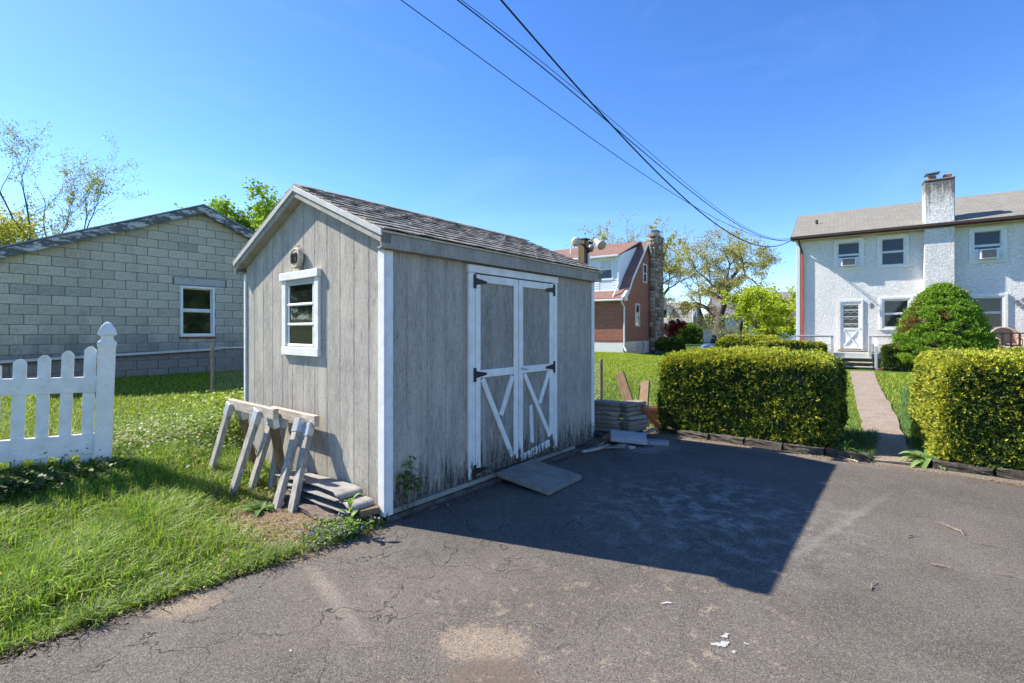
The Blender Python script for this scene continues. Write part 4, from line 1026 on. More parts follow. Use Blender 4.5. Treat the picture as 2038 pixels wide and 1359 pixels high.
fl = empty('flagpole', 'thin white flagpole flying a striped flag before the stone cottage', 'flagpole', (20.2, 53.4, 0), 0)
MB().tube([(0, 0, -.3), (0, 0, 4.6)], .05, 6).build('pole', M['gutter_white'], fl)
t = NT('striped_flag'); o_ = t.co(); x, y, z = t.xyz(o_); st = t.math('GREATER_THAN', t.math('FRACT', t.math('MULTIPLY', t.math('ADD', z, 20), 3.6)), .5)
cn = t.math('MULTIPLY', t.math('GREATER_THAN', x, .42), t.math('GREATER_THAN', z, .45)); c = t.mix(st, (.70, .66, .66), (.50, .05, .07)); c = t.mix(cn, c, (.05, .06, .20)); fmat = t.fin(c, .8, .1)
V = []; F = []
for i in range(9):
    for j in range(6): V.append((i / 8 * 1.15, .06 * math.sin(i * 1.1 + j * .5), j / 5 * .78 + .30 * math.sin(i * .35)))
for i in range(8):
    for j in range(5): a = i * 6 + j; F.append((a, a + 6, a + 7, a + 1))
me = bpy.data.meshes.new('flag'); me.from_pydata(V, [], F); me.update(); o = link('flag', me, fmat, fl); o.location = (-1.05, 0, 3.35); o.rotation_euler = (0, R(-38), 0)
ph = empty('pale_house', 'pale house with mauve grey roof behind the leafy maple', 'house', (29.5, 62, 0), -R(20))
bx('wall', M['offwhite'], ph, -3, 11, 0, 8, -1, 3.2, 0); MB().prism([(-.5, 3.1), (8.5, 3.1), (4, 6.6)], 0, -3.4, 11.4).build('roof', roof_mat('mauve_roof', (.20, .17, .20), (.27, .24, .27), .4, .15), ph)
for x in (0, 3.5, 7): bx('window', M['glass_far'], ph, x, x + 1, -.04, -.001, 1.2, 2.6, 0)
bx('door', M['clean'], ph, -2.3, -1.2, -.05, -.001, -.2, 2.0, 0)
wg = empty('white_garage', 'small white garage beside the far stone cottage', 'garage', (23.5, 58, -.3), -R(25))
bx('wall', M['siding_white'], wg, -1.5, 1.8, 0, 5, -.3, 2.0, 0); MB().prism([(-1.8, 1.95), (2.1, 1.95), (.15, 3.2)], 1, -.3, 5.3).build('roof', M['roof_far'], wg); bx('door', M['clean'], wg, -1.1, 1.4, -.04, -.001, -.2, 1.6, 0)
car = empty('parked_car', 'silver blue car parked beyond the hedge, mostly hidden', 'car', (13.4, 31.4, float(hz(13.4, 31.4))), R(-12))
pf = [(-2.15, .35), (-2.2, .72), (-1.95, .86), (-1.25, .95), (-.55, 1.38), (.55, 1.42), (1.35, 1.02), (1.95, .95), (2.2, .80), (2.2, .35)]
def loft(prof, w0, w1, zc):
    V = []; F = []
    n = len(prof)
    for s in (-1, 1):
        for x, z in prof: V.append((x, s * (w0 if z < zc else w1), z))
    F = [tuple(range(n)), tuple(range(n, 2 * n))[::-1]] + [(i, n + i, n + (i+1) % n, (i+1) % n) for i in range(n)]; return MB().add(V, F)
loft(pf, .86, .66, 1.1).build('body', M['car'], car, bevel=.05, seg=2)
for s in (-1, 1): MB().add([(-1.0, s * .80, .99), (1.0, s * .80, 1.04), (.5, s * .70, 1.33), (-.5, s * .70, 1.30)], [(0, 1, 2, 3)] if s < 0 else [(3, 2, 1, 0)]).build('side_window', M['glass_far'], car)
MB().add([(-1.19, -.62, .985), (-1.19, .62, .985), (-.62, .58, 1.35), (-.62, -.58, 1.35)], [(3, 2, 1, 0)]).build('windscreen', M['glass_far'], car).location = (-.03, 0, .02)
for x in (-1.35, 1.35):
    for s in (-1, 1): w = MB().lathe([(.2, s * .74), (.32, s * .74), (.32, s * .90), (.2, s * .90)], 14, (x, 0, .32), 1).build('wheel', M['tyre'], car); MB().lathe([(.19, s * .86), (.2, s * .905), (.05, s * .89)], 12, (x, 0, .32), 1).build('rim', M['steel'], w)
for s in (-1, 1): bx('headlight', M['glass'], car, -2.21, -2.16, s * .62 - .12, s * .62 + .12, .66, .78, .01)
# ------------------------------------------------------------------ floodlight post behind the shed
fp = empty('floodlight_post', 'wooden post with two white floodlights standing behind the shed', 'floodlight', G(-.35, 3.42, 0), -YAW)
bx('post', M['lumber_tan'], fp, -.055, .045, -.05, .05, 0, 2.63, .004); bx('cable_cover', M['black'], fp, .0455, .066, -.045, .04, 0, 2.60, .002); bx('conduit', M['gutter_white'], fp, .0665, .088, -.012, .016, 0, 2.45, .003)
bx('post_top', M['black'], fp, -.06, .07, -.055, .055, 2.631, 2.65, .003)
bx('junction_box', M['black'], fp, .067, .12, -.05, .05, 2.47, 2.60, .006)
def flood(p, d, name):
    prof = [(.018, -.02), (.030, .0), (.033, .07), (.040, .085), (.060, .135), (.062, .155)]
    o = MB().lathe(prof, 16).build('lamp_head', M['floodwhite'], fp, True); o.location = p; o.rotation_euler = Vector(d).to_track_quat('Z', 'Y').to_euler()
    q = MB().lathe([(.058, .1555), (.050, .163), (.025, .167)], 16).build('lens', M['floodlens'], o, True)
flood((.0, -.10, 2.58), (.25, -1, -.05), 'a'); flood((.20, -.02, 2.60), (.75, -.35, -.55), 'b')
MB().tube([(.09, 0, 2.54), (.0, -.07, 2.57), (.0, -.10, 2.58)], .012, 5).build('arm', M['black'], fp); MB().tube([(.10, 0, 2.56), (.16, -.01, 2.60), (.20, -.02, 2.60)], .012, 5).build('arm', M['black'], fp)
o = MB().lathe([(.02, -.03), (.035, .0), (.037, .04), (.025, .055)], 12).build('motion_sensor', M['lead'], fp, True); o.location = (.15, -.05, 2.50); o.rotation_euler = (R(60), 0, R(30))
# ------------------------------------------------------------------ chain-link fence behind the shed
cf0, cf1 = G(-6.87, 1.16), G(-1.25, 5.54); cd = (cf1 - cf0); cl = Vector((cd.x, cd.y, 0)).length; z0c = float(hz(cf0.x, cf0.y))
cf = empty('chain_link_fence', 'rusty chain link fence running behind the shed', 'fence', (cf0.x, cf0.y, 0), math.atan2(cd.y, cd.x))
def cz(x): p = cf0 + cd * (x / cl); return float(hz(p.x, p.y))
for k, x in enumerate((0, cl * .33, cl * .66, cl)):
    MB().tube([(x, 0, cz(x) - .2), (x, 0, cz(x) + .90)], .028, 8).build('post', M['rust'], cf); 
wm = MB(); Hm = .80
n = int(cl / .062)
for k in range(-13, n + 1):
    for s in (1, -1):
        xa = k * .062 + (Hm if s < 0 else 0); xb = xa + s * Hm; ta, tb = 0., 1.
        if min(xa, xb) < 0 or max(xa, xb) > cl:
            ts = sorted([(0 - xa) / (xb - xa), (cl - xa) / (xb - xa)]); ta, tb = max(0, ts[0]), min(1, ts[1])
        if tb - ta < .05: continue
        P = lambda t: (xa + (xb - xa) * t, .003 * s, cz(min(max(xa + (xb - xa) * t, 0), cl)) + .04 + Hm * t)
        wm.tube([P(ta), P(tb)], .0022, 3, False)
o = wm.build('wire_mesh', M['lead'], cf); o['kind'] = 'stuff'
MB().tube([(0, 0, cz(0) + .85), (cl / 2, 0, cz(cl / 2) + .84), (cl, 0, cz(cl) + .85)], .006, 5).build('top_wire', M['steel'], cf)
# grey corrugated sheet leaning behind the shed's left edge
def leaning_sheet():
    V = []; F = []
    for i in range(25):
        u = i / 24
        for j in range(9):
            v = j / 8; x = -.75 + 1.5 * u; h = .75 * v * (1 - .55 * (1 - u) ** 2); V.append((x, .25 * v + .012 * math.sin(u * 70), h))
    for i in range(24):
        for j in range(8): a = i * 9 + j; F.append((a, a + 9, a + 10, a + 1))
    me = bpy.data.meshes.new('leaning_sheet'); me.from_pydata(V, [], F); me.update(); o = link('leaning_sheet', me, M['lead'])
    so = o.modifiers.new('t', 'SOLIDIFY'); so.thickness = .006; p = G(-3.3, 1.15); o.location = (p.x, p.y, float(hz(p.x, p.y)) - .02); o.rotation_euler = (0, 0, -YAW + R(60))
    tag(o, 'bent grey corrugated sheet leaning behind the left edge of the shed', 'metal sheet')
leaning_sheet()
# ------------------------------------------------------------------ paver stacks and junk beside the shed
ords = ['topmost', 'second from the top', 'third from the top', 'fourth from the top', 'fifth from the top', 'sixth from the top', 'seventh from the top', 'eighth from the top']
rp = random.Random(8)
def pavers(c, a, n, rz, which, size=(.38, .19, .058)):
    for k in range(n):
        i = n - 1 - k
        o = MB().box(-size[0]/2, size[0]/2, -size[1]/2, size[1]/2, -size[2]/2 + .003, size[2]/2 - .003).build('paver', M['paver'], None, bevel=.009, seg=2)
        o.location = G(c + rp.uniform(-.035, .035), a + rp.uniform(-.035, .035), .055 + size[2] * (k + .5) + .001 * k); o.rotation_euler = (rp.uniform(-.012, .012), rp.uniform(-.012, .012), -YAW + rz + rp.uniform(-.11, .11))
        tag(o, f'rough grey paver, {ords[i]} in the {which} stack beside the shed', 'paver', 'stacked pavers')
pavers(-.145, 3.70, 7, R(12), 'front left'); pavers(.135, 3.90, 7, R(70), 'rear right')
for i, (c, a, rz) in enumerate(((-.10, 3.66, R(10)), (.10, 3.86, R(60)))):
    o = MB().box(-.22, .22, -.10, .10, -.027, .027).build('base_timber', M['darkwood'], None, bevel=.004); o.location = G(c, a, .027); o.rotation_euler = (0, 0, -YAW + rz); tag(o, f'dark timber lying under the {"front left" if i == 0 else "rear right"} paver stack', 'timber')
def plank(name, label, p, q, w, t, m, up=(0, 0, 1), cat='board'):
    o = MB().bar(p, q, w, t, up).build(name, M[m], None, bevel=.003); return tag(o, label, cat)
plank('plank', 'brown plank leaning left, its top against the chain link post', G(.06, 4.10, .20), G(-.28, 4.32, .80), .15, .036, 'lumber_brown', (-SY, -CY, 0))
plank('plank', 'shorter brown plank leaning beside the taller one behind the pavers', G(.20, 4.05, .20), G(.06, 4.45, .68), .15, .036, 'lumber_tan', (-SY, -CY, 0))
plank('red_batten', 'narrow red painted batten leaning on the rear paver stack', G(.25, 3.92, .40), G(.40, 4.15, .10), .05, .03, 'red_paint', (-SY, -CY, 0))
plank('grey_batten', 'short grey batten pointing from the slab to the planter', G(.30, 3.60, .05), G(.36, 4.12, .09), .06, .03, 'lumber_grey')
plank('broken_timber', 'dark reddish broken timber lying at the shed far corner', G(.04, 3.32, .04), G(-.02, 3.72, .05), .12, .05, 'terracotta')
sl = MB().box(-.22, .22, -.16, .16, -.03, .03).build('stone_slab', M['slab'], None, bevel=.008); sl.location = G(.30, 3.42, .085); sl.rotation_euler = (R(5), R(4), -YAW + R(28)); tag(sl, 'pale flat stone slab tilted in front of the paver stacks', 'slab')
sl = MB().box(-.13, .13, -.09, .09, -.022, .022).build('stone_slab', M['concrete'], None, bevel=.008); sl.location = G(.60, 3.62, .026); sl.rotation_euler = (0, 0, -YAW + R(20)); tag(sl, 'small grey stone piece half under the pale slab', 'slab')
pl = empty('planter_box', 'terracotta planter box with orange red plants left of the hedge', 'planter', G(-.16, 4.98, 0), -YAW + R(15))
m = MB()
for b in ((-.24, .24, -.13, -.11), (-.24, .24, .11, .13), (-.24, -.22, -.1095, .1095), (.22, .24, -.1095, .1095), (-.2195, .2195, -.1095, .1095)):
    m.box(b[0], b[1], b[2], b[3], .0, .24 if b[1] - b[0] < .43 or b[3] - b[2] < .1 else .05)
m.build('box', M['terracotta'], pl, bevel=.006); bx('rim', M['terracotta'], pl, -.26, .26, -.15, -.131, .20, .255, .004); bx('soil', M['rubble'], pl, -.218, .218, -.108, .108, .052, .21, 0)
rr = random.Random(3)
for k in range(4):
    s = lump('stone_chip', M['slab'], (.10 - .022 * k, .07 - .015 * k, .035 - .006 * k), k, 'x', 'stone', G(rr.uniform(.25, .55), rr.uniform(3.1, 3.3), .014), rr.uniform(0, 3), 'broken pale stones', .2, 1)
    s['label'] = ['largest', 'second largest', 'third largest', 'smallest'][k] + ' broken pale stone chip at the foot of the tilted slab'
# kerb blocks
names = ['first', 'second', 'third', 'fourth', 'fifth', 'sixth', 'seventh']
for i in range(5):
    lump('kerb_block', M['kerb'], (.40, .12, .10), 20 + i, f'{names[i]} rough kerb block from the left under the left hedge', 'kerb block', G(.78 + i * .425, 4.37 + .012 * i, .014), -YAW + rr.uniform(-.03, .03), 'kerb blocks along the driveway', .09, 4)
for i in range(5):
    lump('kerb_block', M['kerb'], (.44, .13, .12), 30 + i, f'{names[i]} rough kerb block from the path under the right hedge', 'kerb block', G(3.42 + i * .465, 4.47 - .004 * i, .024), -YAW + rr.uniform(-.03, .03), 'kerb blocks along the driveway', .09, 4)
# twigs and sticks
def stick(label, c, a, ang, ln, r, fork=0, seed=0, mat='twig', z=.006, name='twig'):
    q = random.Random(seed); d = Vector((math.cos(ang), math.sin(ang), 0)); P = []
    for i in range(6): u = i / 5 - .5; P.append(Vector((0, 0, r + q.uniform(0, .008))) + d * ln * u + Vector((-d.y, d.x, 0)) * q.uniform(-.06, .06) * ln)
    m = MB().tube(P, [r * (1 - .1 * i) for i in range(6)], 5)
    for f in range(fork):
        s = P[1 + f % 4]; dd = Vector((math.cos(ang + q.uniform(-1, 1)), math.sin(ang + q.uniform(-1, 1)), q.uniform(.05, .3))); m.tube([s, s + dd * ln * .25, s + dd * ln * .42 + Vector((0, 0, -.01))], [r * .7, r * .5, r * .3], 4)
    o = m.build(name, M[mat]); o.location = G(c, a, z); o.rotation_euler = (0, 0, -YAW); return tag(o, label, 'twig', 'twigs on the driveway')
def stp(label, u, v, ang, ln, r, fork=0, seed=0, mat='twig'):
    Y = 1.42 * 952 / (v - 658); X = (u - 1019) / 952 * Y; c, a = toG(X, Y); return stick(label, c, a, ang, ln, r, fork, seed, mat)
stp('forked dry twig standing up most on the sunlit asphalt at right', 1897, 1055, 2.2, .20, .0035, 5, 1)
stp('straight pale stick on the asphalt below the forked twig', 1872, 1130, .2, .09, .005, 0, 2)
stp('thin dark twig on the asphalt at the right frame edge', 2010, 1150, .1, .16, .002, 2, 3)
stp('short curved twig on the asphalt, right of the shadow tip', 1735, 1168, 1.4, .12, .004, 1, 4)
stp('small broken stick on the asphalt left of the forked twig', 1815, 1070, 1.0, .10, .005, 0, 5)
stp('long thin twig on the asphalt behind the small broken stick', 1835, 1030, .5, .16, .0018, 1, 6)
stp('thin twig on the asphalt at the middle of the sunny area', 1725, 1033, .4, .14, .002, 0, 7)
stp('fine twig lying right of the forked twig', 1970, 1088, .2, .16, .0025, 1, 12)
stick('thick grey stick lying along the shed base near its far corner', .17, 2.86, 1.45, .50, .022, 0, 8, 'lumber_grey')
stick('brown stick lying between the shed corner and the pale slab', .24, 3.02, 1.1, .55, .020, 2, 9)
stick('thin bent root lying beside the shed far corner', .16, 3.05, 1.75, .42, .010, 2, 10)
stick('curved dead stem at the end of the left kerb', 2.50, 4.24, 2.4, .26, .008, 2, 11)
# white paint splashes
t = NT('dried_white_paint'); MPAINT = t.fin(t.mix(t.noise(t.co(), 30), (.32, .30, .27), (.48, .46, .42)), .6, .3)
def splat(u, v, r, seed, label, el=1.6):
    Y = 1.42 * 952 / (v - 658); X = (u - 1019) / 952 * Y; q = random.Random(seed); V = []; n = 30; ph = [q.uniform(0, 6.28) for _ in range(4)]
    for i in range(n): a = 2 * math.pi * i / n; k = r * (.55 + .18 * math.sin(2 * a + ph[0]) + .16 * math.sin(3 * a + ph[1]) + .10 * math.sin(7 * a + ph[2]) + .06 * math.sin(11 * a + ph[3])); V.append((k * math.cos(a) * el, k * math.sin(a), .0))
    V2 = [(x, y, .003) for x, y, z in V]; F = [tuple(range(n, 2*n))] + [(i, (i+1) % n, n + (i+1) % n, n + i) for i in range(n)]
    me = bpy.data.meshes.new('paint_splash'); me.from_pydata(V + V2, [], F); me.update(); o = link('paint_splash', me, MPAINT); o.location = (X, Y, .005); o.rotation_euler = (0, 0, q.uniform(-.5, .5)); tag(o, label, 'paint', 'dried paint splashes')
splat(1436, 1285, .035, 1, 'largest dried white paint splash on the asphalt foreground'); splat(1443, 1268, .018, 2, 'narrow paint splash just behind the largest one', 2.4); splat(1327, 1202, .018, 3, 'white paint splash below the shadow edge of the shed', 2.2)
splat(1486, 1284, .010, 4, 'small paint drop right of the largest splash'); splat(578, 1298, .010, 5, 'lone white speck on the asphalt near the lawn', 1.2); splat(1460, 1300, .012, 6, 'small paint drop just below the largest splash')
# ------------------------------------------------------------------ overhead wires to the house corner
def wire(label, pts, E, P0, r):
    """pts: picture points; plan view is the straight line P0-E, heights follow the sag"""
    W = []
    for u, v in pts:
        k = (u - 1019) / 952; s = (P0[0] - k * P0[1]) / ((P0[0] - E[0]) - k * (P0[1] - E[1])); X = P0[0] + (E[0] - P0[0]) * s; Y = P0[1] + (E[1] - P0[1]) * s; W.append((s, X, Y, 1.42 - (v - 658) / 952 * Y))
    W.append((1, E[0], E[1], E[2])); W.sort()
    s = np.array([w[0] for w in W]); z = np.array([w[3] for w in W]); cf_ = np.polyfit(s, z, min(3, len(s) - 1))
    ss = np.linspace(-1.1, 1, 60); P = []
    zz = np.polyval(cf_, ss); s0 = s[0]; dz = np.polyval(np.polyder(cf_), s0)
    for q, h in zip(ss, zz):
        if q < s0: h = np.polyval(cf_, s0) + dz * (q - s0)
        P.append((P0[0] + (E[0] - P0[0]) * q, P0[1] + (E[1] - P0[1]) * q, h))
    o = MB().tube(P, r, 5).build('overhead_cable', M['cable'], None, True); tag(o, label, 'cable', 'overhead cables')
E1 = loc_h(-.30, -.45, 5.30)
wire('lowest thin overhead cable crossing the sky above the shed', [(800, 0), (1015, 160), (1200, 290), (1345, 388), (1460, 452)], E1 + Vector((0, 0, -.05)), (-1.75, 7.6), .008)
wire('middle overhead cable with slight kinks in the sky', [(908, 0), (1080, 130), (1240, 270), (1400, 400), (1500, 463)], E1 + Vector((.05, 0, .03)), (-.90, 7.6), .011)
wire('thin overhead cable running just above the kinked one', [(920, 0), (1180, 210), (1340, 340), (1470, 445)], E1 + Vector((.05, 0, .10)), (-.80, 7.6), .006)
wire('thick twisted service cable that sags lowest near the house', [(1006, 0), (1085, 110), (1180, 215), (1300, 330), (1400, 425), (1470, 475), (1530, 492)], E1 + Vector((0, -.02, .0)), (-.10, 7.4), .016)
ins = MB().lathe([(.02, 0), (.05, .02), (.03, .05), (.05, .08), (.02, .11)], 10).build('cable_insulator', M['lead']); ins.location = E1 + Vector((0, 0, -.04)); tag(ins, 'small insulator where the cables meet the house eave', 'insulator')
# ------------------------------------------------------------------ vegetation helpers
rng = np.random.default_rng(7)
def unit(v): return v / np.maximum(np.linalg.norm(v, axis=-1, keepdims=True), 1e-9)
def blades(P, H, W, lean, col, tipcol=None, seed=0):
    """curved grass blades: 5 verts, 3 triangles each"""
    r = np.random.default_rng(seed); n = len(P); az = r.uniform(0, 2 * np.pi, n); d = np.stack([np.cos(az), np.sin(az), 0 * az], -1); s = np.stack([-np.sin(az), np.cos(az), 0 * az], -1)
    up = np.array([0, 0, 1.]); H = H[:, None]; W = W[:, None]; lean = lean[:, None]
    mid = P + up * H * .55 + d * H * lean * .35; tip = P + up * H * (1 - .35 * lean) + d * H * lean
    V = np.stack([P - s * W, P + s * W, mid - s * W * .75, mid + s * W * .75, tip], 1).reshape(-1, 3); b = np.arange(n)[:, None] * 5
    F = np.stack([b + [0, 1, 3], b + [0, 3, 2], b + [2, 3, 4]], 1).reshape(-1, 3)
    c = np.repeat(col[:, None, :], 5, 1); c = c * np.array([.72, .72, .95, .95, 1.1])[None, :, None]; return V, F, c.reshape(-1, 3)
def merge(parts):
    V, F, C, k = [], [], [], 0
    for v, f, c in parts: V.append(v); F.append(f + k); C.append(c); k += len(v)
    return np.concatenate(V), np.concatenate(F), np.concatenate(C)
def gcol(n, a=(.09, .19, .02), b=(.19, .31, .04), r=rng):
    t = r.random((n, 1)); c = np.array(a) * (1 - t) + np.array(b) * t; return c * r.uniform(.8, 1.2, (n, 1))
def nz(x, y, s, ph=0): return np.sin(x * s + ph) * np.cos(y * s * 1.3 + ph * 2) * .5 + np.sin(x * s * 2.3 + y * s * 1.7 + ph) * .3 + np.cos(y * s * 3.1 - x * s * .8) * .2
def in_shed(c, a, m=.02): return (c > -2.44 - m) & (c < m + .02) & (a > -m) & (a < 3.05 + m)
def scatter(n, c0, c1, a0, a1, keep):
    c = rng.uniform(c0, c1, n); a = rng.uniform(a0, a1, n); k = keep(c, a) & ~in_shed(c, a); c, a = c[k], a[k]
    x = S0[0] + CY * c + SY * a; y = S0[1] - SY * c + CY * a; return c, a, np.stack([x, y, hz(x, y) - .012], -1)
def edge_c(a): return np.where(a < -.1, .05 - .12 * np.minimum(1, (-.1 - a) / 1.8) - .2 * np.maximum(0, (-2.3 - a)), .03)
parts = []
# long grass by the driveway and the fence
def dens_front(c, a):
    bare = np.exp(-(((c + .50) / .62) ** 2 + ((a + .42) / .42) ** 2) ** 4)
    return (c < edge_c(a) - .01 + .03 * nz(c, a, 9)) & (rng.random(len(c)) > bare * 1.02)
c, a, P = scatter(85000, -3.4, .05, -3.6, .6, dens_front)
d = np.linalg.norm(P[:, :2], axis=1); k = (d > 1.2) & (P[:, 1] > .6); c, a, P, d = c[k], a[k], P[k], d[k]
tall = .5 + .5 * nz(c, a, 2.6, 1.0); H = .05 + .15 * np.clip(tall, 0, 1) ** 1.3 + rng.uniform(0, .07, len(P))
H *= np.where(c > -.35, .62, 1.0) * np.where((c < -.55) & (c > -1.7) & (a > -1.25), 1.25, 1)
nearbare = np.exp(-(((c + .7) / 1.1) ** 2 + ((a + .33) / .6) ** 2)); H *= 1 - .6 * nearbare
col = gcol(len(P), (.12, .23, .02), (.34, .49, .065)); dry = rng.random(len(P)) < .07 + .30 * nearbare; col[dry] = gcol(int(dry.sum()), (.30, .25, .13), (.45, .38, .22))
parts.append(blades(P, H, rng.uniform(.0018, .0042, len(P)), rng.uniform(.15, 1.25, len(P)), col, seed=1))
# overhanging fringe along the asphalt edge
n = 3800; a = rng.uniform(-3.3, -.35, n); keep = rng.random(n) < .25 + .75 * (nz(a, a * .7, 4.3, 1) > .0); a = a[keep]; n = len(a); c = edge_c(a) - .03 + rng.normal(0, .035, n); P = np.stack([S0[0] + CY * c + SY * a, S0[1] - SY * c + CY * a, np.zeros(n) + .0], -1)
parts.append(blades(P, rng.uniform(.04, .16, n) * (.5 + .5 * np.clip(nz(c, a, 5, 2) + .5, 0, 1)), rng.uniform(.0016, .003, n), rng.uniform(.6, 1.6, n), gcol(n, (.08, .15, .02), (.24, .34, .06)), seed=2))
# lawn to the garage
c, a, P = scatter(115000, -10.68, -1.2, -6, 9.5, lambda c, a: (c < -2.3) | (a > 3.1) | (a < -.6))
k = (P[:, 1] > 1.5) & (P[:, 0] > -1.25 * P[:, 1]) & (P[:, 0] < -.30 * P[:, 1]); c, a, P = c[k], a[k], P[k]
d = P[:, 1]; col = gcol(len(P), (.19, .27, .02), (.40, .48, .05)); H = rng.uniform(.03, .075, len(P)) + .03 * np.clip(nz(c, a, 1.7), 0, 1) 
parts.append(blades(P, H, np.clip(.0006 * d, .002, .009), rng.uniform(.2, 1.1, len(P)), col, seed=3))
# lawns on the right: behind the shed, along the path, up to the brick house
def keep_r(c, a):
    pth = (c > 2.68 - (a - 4.36) * .086) & (c < 3.08 - (a - 4.46) * .068)
    return ~pth & (a > 3.2) & ((c < -.55) | (a > 4.45) )
c, a, P = scatter(190000, -13, 6.5, 3.2, 27, keep_r)
ratio = P[:, 0] / P[:, 1]; k = (P[:, 1] > 4) & (ratio > .13) & (ratio < 1.0) & ~((c > .25) & (c < 2.25) & (a > 4.5) & (a < 5.7)) & ~((c > 3.4) & (a < 6.0) & (a > 4.5))
k &= ~((a > 18.0) & (c > -.3) ); c, a, P = c[k], a[k], P[k]; d = P[:, 1]
col = gcol(len(P), (.20, .28, .02), (.40, .48, .06)); H = rng.uniform(.03, .08, len(P)); mid_ = (c > 2.9) & (a > 4.4) & (a < 13); H[mid_] *= 1.3; col[mid_] = gcol(int(mid_.sum()), (.10, .19, .05), (.19, .30, .10))
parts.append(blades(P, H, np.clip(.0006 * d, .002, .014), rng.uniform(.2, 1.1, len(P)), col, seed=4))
# tufts where the path meets the driveway and beside the kerbs
n = 2600; c = np.concatenate([rng.uniform(2.36, 2.70, 1500), rng.uniform(3.04, 3.3, 1100)]); a = np.concatenate([rng.uniform(4.40, 6.0, 1500), rng.uniform(4.55, 6.0, 1100)]); P = np.stack([S0[0] + CY * c + SY * a, S0[1] - SY * c + CY * a, 0 * c], -1)
parts.append(blades(P, rng.uniform(.06, .17, n), rng.uniform(.002, .0035, n), rng.uniform(.3, 1.2, n), gcol(n, (.07, .15, .03), (.15, .26, .07)), seed=5))
V, F, C = merge(parts); o = link('grass', np_mesh('grass', V, F, C), M['grass']); tag(o, 'green lawn grass with longer tufts by the fence', 'grass', kind='stuff')
# dry straw and litter on the bare earth by the shed
n = 11000; c = rng.normal(-.50, .36, n); a = rng.normal(-.42, .20, n); k = (c < .12) & (a < -.03); c, a = c[k], a[k]; n = len(c)
x = S0[0] + CY * c + SY * a; y = S0[1] - SY * c + CY * a; az = rng.uniform(0, 2 * np.pi, n); ln = rng.uniform(.015, .055, n); z = hz(x, y) + rng.uniform(.0, .02, n)
p = np.stack([x, y, z], -1); d = np.stack([np.cos(az), np.sin(az), rng.uniform(-.2, .2, n)], -1) * ln[:, None]; s = np.stack([-np.sin(az), np.cos(az), 0 * az], -1) * .0017
V = np.stack([p - d - s, p - d + s, p + d], 1).reshape(-1, 3); F = np.arange(3 * n).reshape(-1, 3); C = np.repeat(gcol(n, (.22, .13, .075), (.52, .41, .28)), 3, 0)
o = link('dry_straw', np_mesh('dry_straw', V, F, C), M['petal']); tag(o, 'dry straw and needles on the bare earth beside the shed', 'straw', kind='stuff')
# grit and leaf crumbs along the shed base and the kerbs
def crumbs(name, label, n, cc, aa, cols, size):
    c, a = cc(n), aa(n); x = S0[0] + CY * c + SY * a; y = S0[1] - SY * c + CY * a; p = np.stack([x, y, np.full(n, .008)], -1)
    o3 = rng.normal(0, 1, (n, 3, 3)) * rng.uniform(size * .4, size, (n, 1, 1)); o3[:, :, 2] = np.abs(o3[:, :, 2]) * .5; V = (p[:, None, :] + o3).reshape(-1, 3); C = np.repeat(gcol(n, *cols), 3, 0)
    o = link(name, np_mesh(name, V, np.arange(3 * n).reshape(-1, 3), C), M['petal']); tag(o, label, 'litter', kind='stuff')
crumbs('leaf_litter', 'brown leaf crumbs along the foot of the shed doors', 1500, lambda n: .04 + np.abs(rng.normal(0, .06, n)), lambda n: rng.uniform(0, 3.4, n), ((.07, .05, .035), (.33, .26, .19)), .010)
crumbs('kerb_litter', 'tan needles and crumbs gathered along the kerb', 3200, lambda n: rng.uniform(.6, 5.2, n), lambda n: 4.22 - np.abs(rng.normal(0, .06, n)) + .03, ((.20, .12, .07), (.46, .34, .22)), .009)
crumbs('edge_soil', 'dark soil and dead grass crumbs along the lawn edge', 4200, lambda n: .0 - rng.normal(.06, .05, n), lambda n: rng.uniform(-3.2, -.2, n), ((.035, .026, .018), (.24, .18, .11)), .012)
crumbs('corner_litter', 'dead leaves and grit around the paver stacks', 1800, lambda n: rng.normal(.2, .28, n), lambda n: rng.normal(3.75, .42, n), ((.05, .04, .03), (.30, .22, .15)), .014)
crumbs('sawhorse_litter', 'reddish dead leaves under the sawhorses', 700, lambda n: rng.normal(-1.35, .28, n), lambda n: rng.normal(-.28, .12, n), ((.14, .07, .04), (.36, .22, .14)), .016)

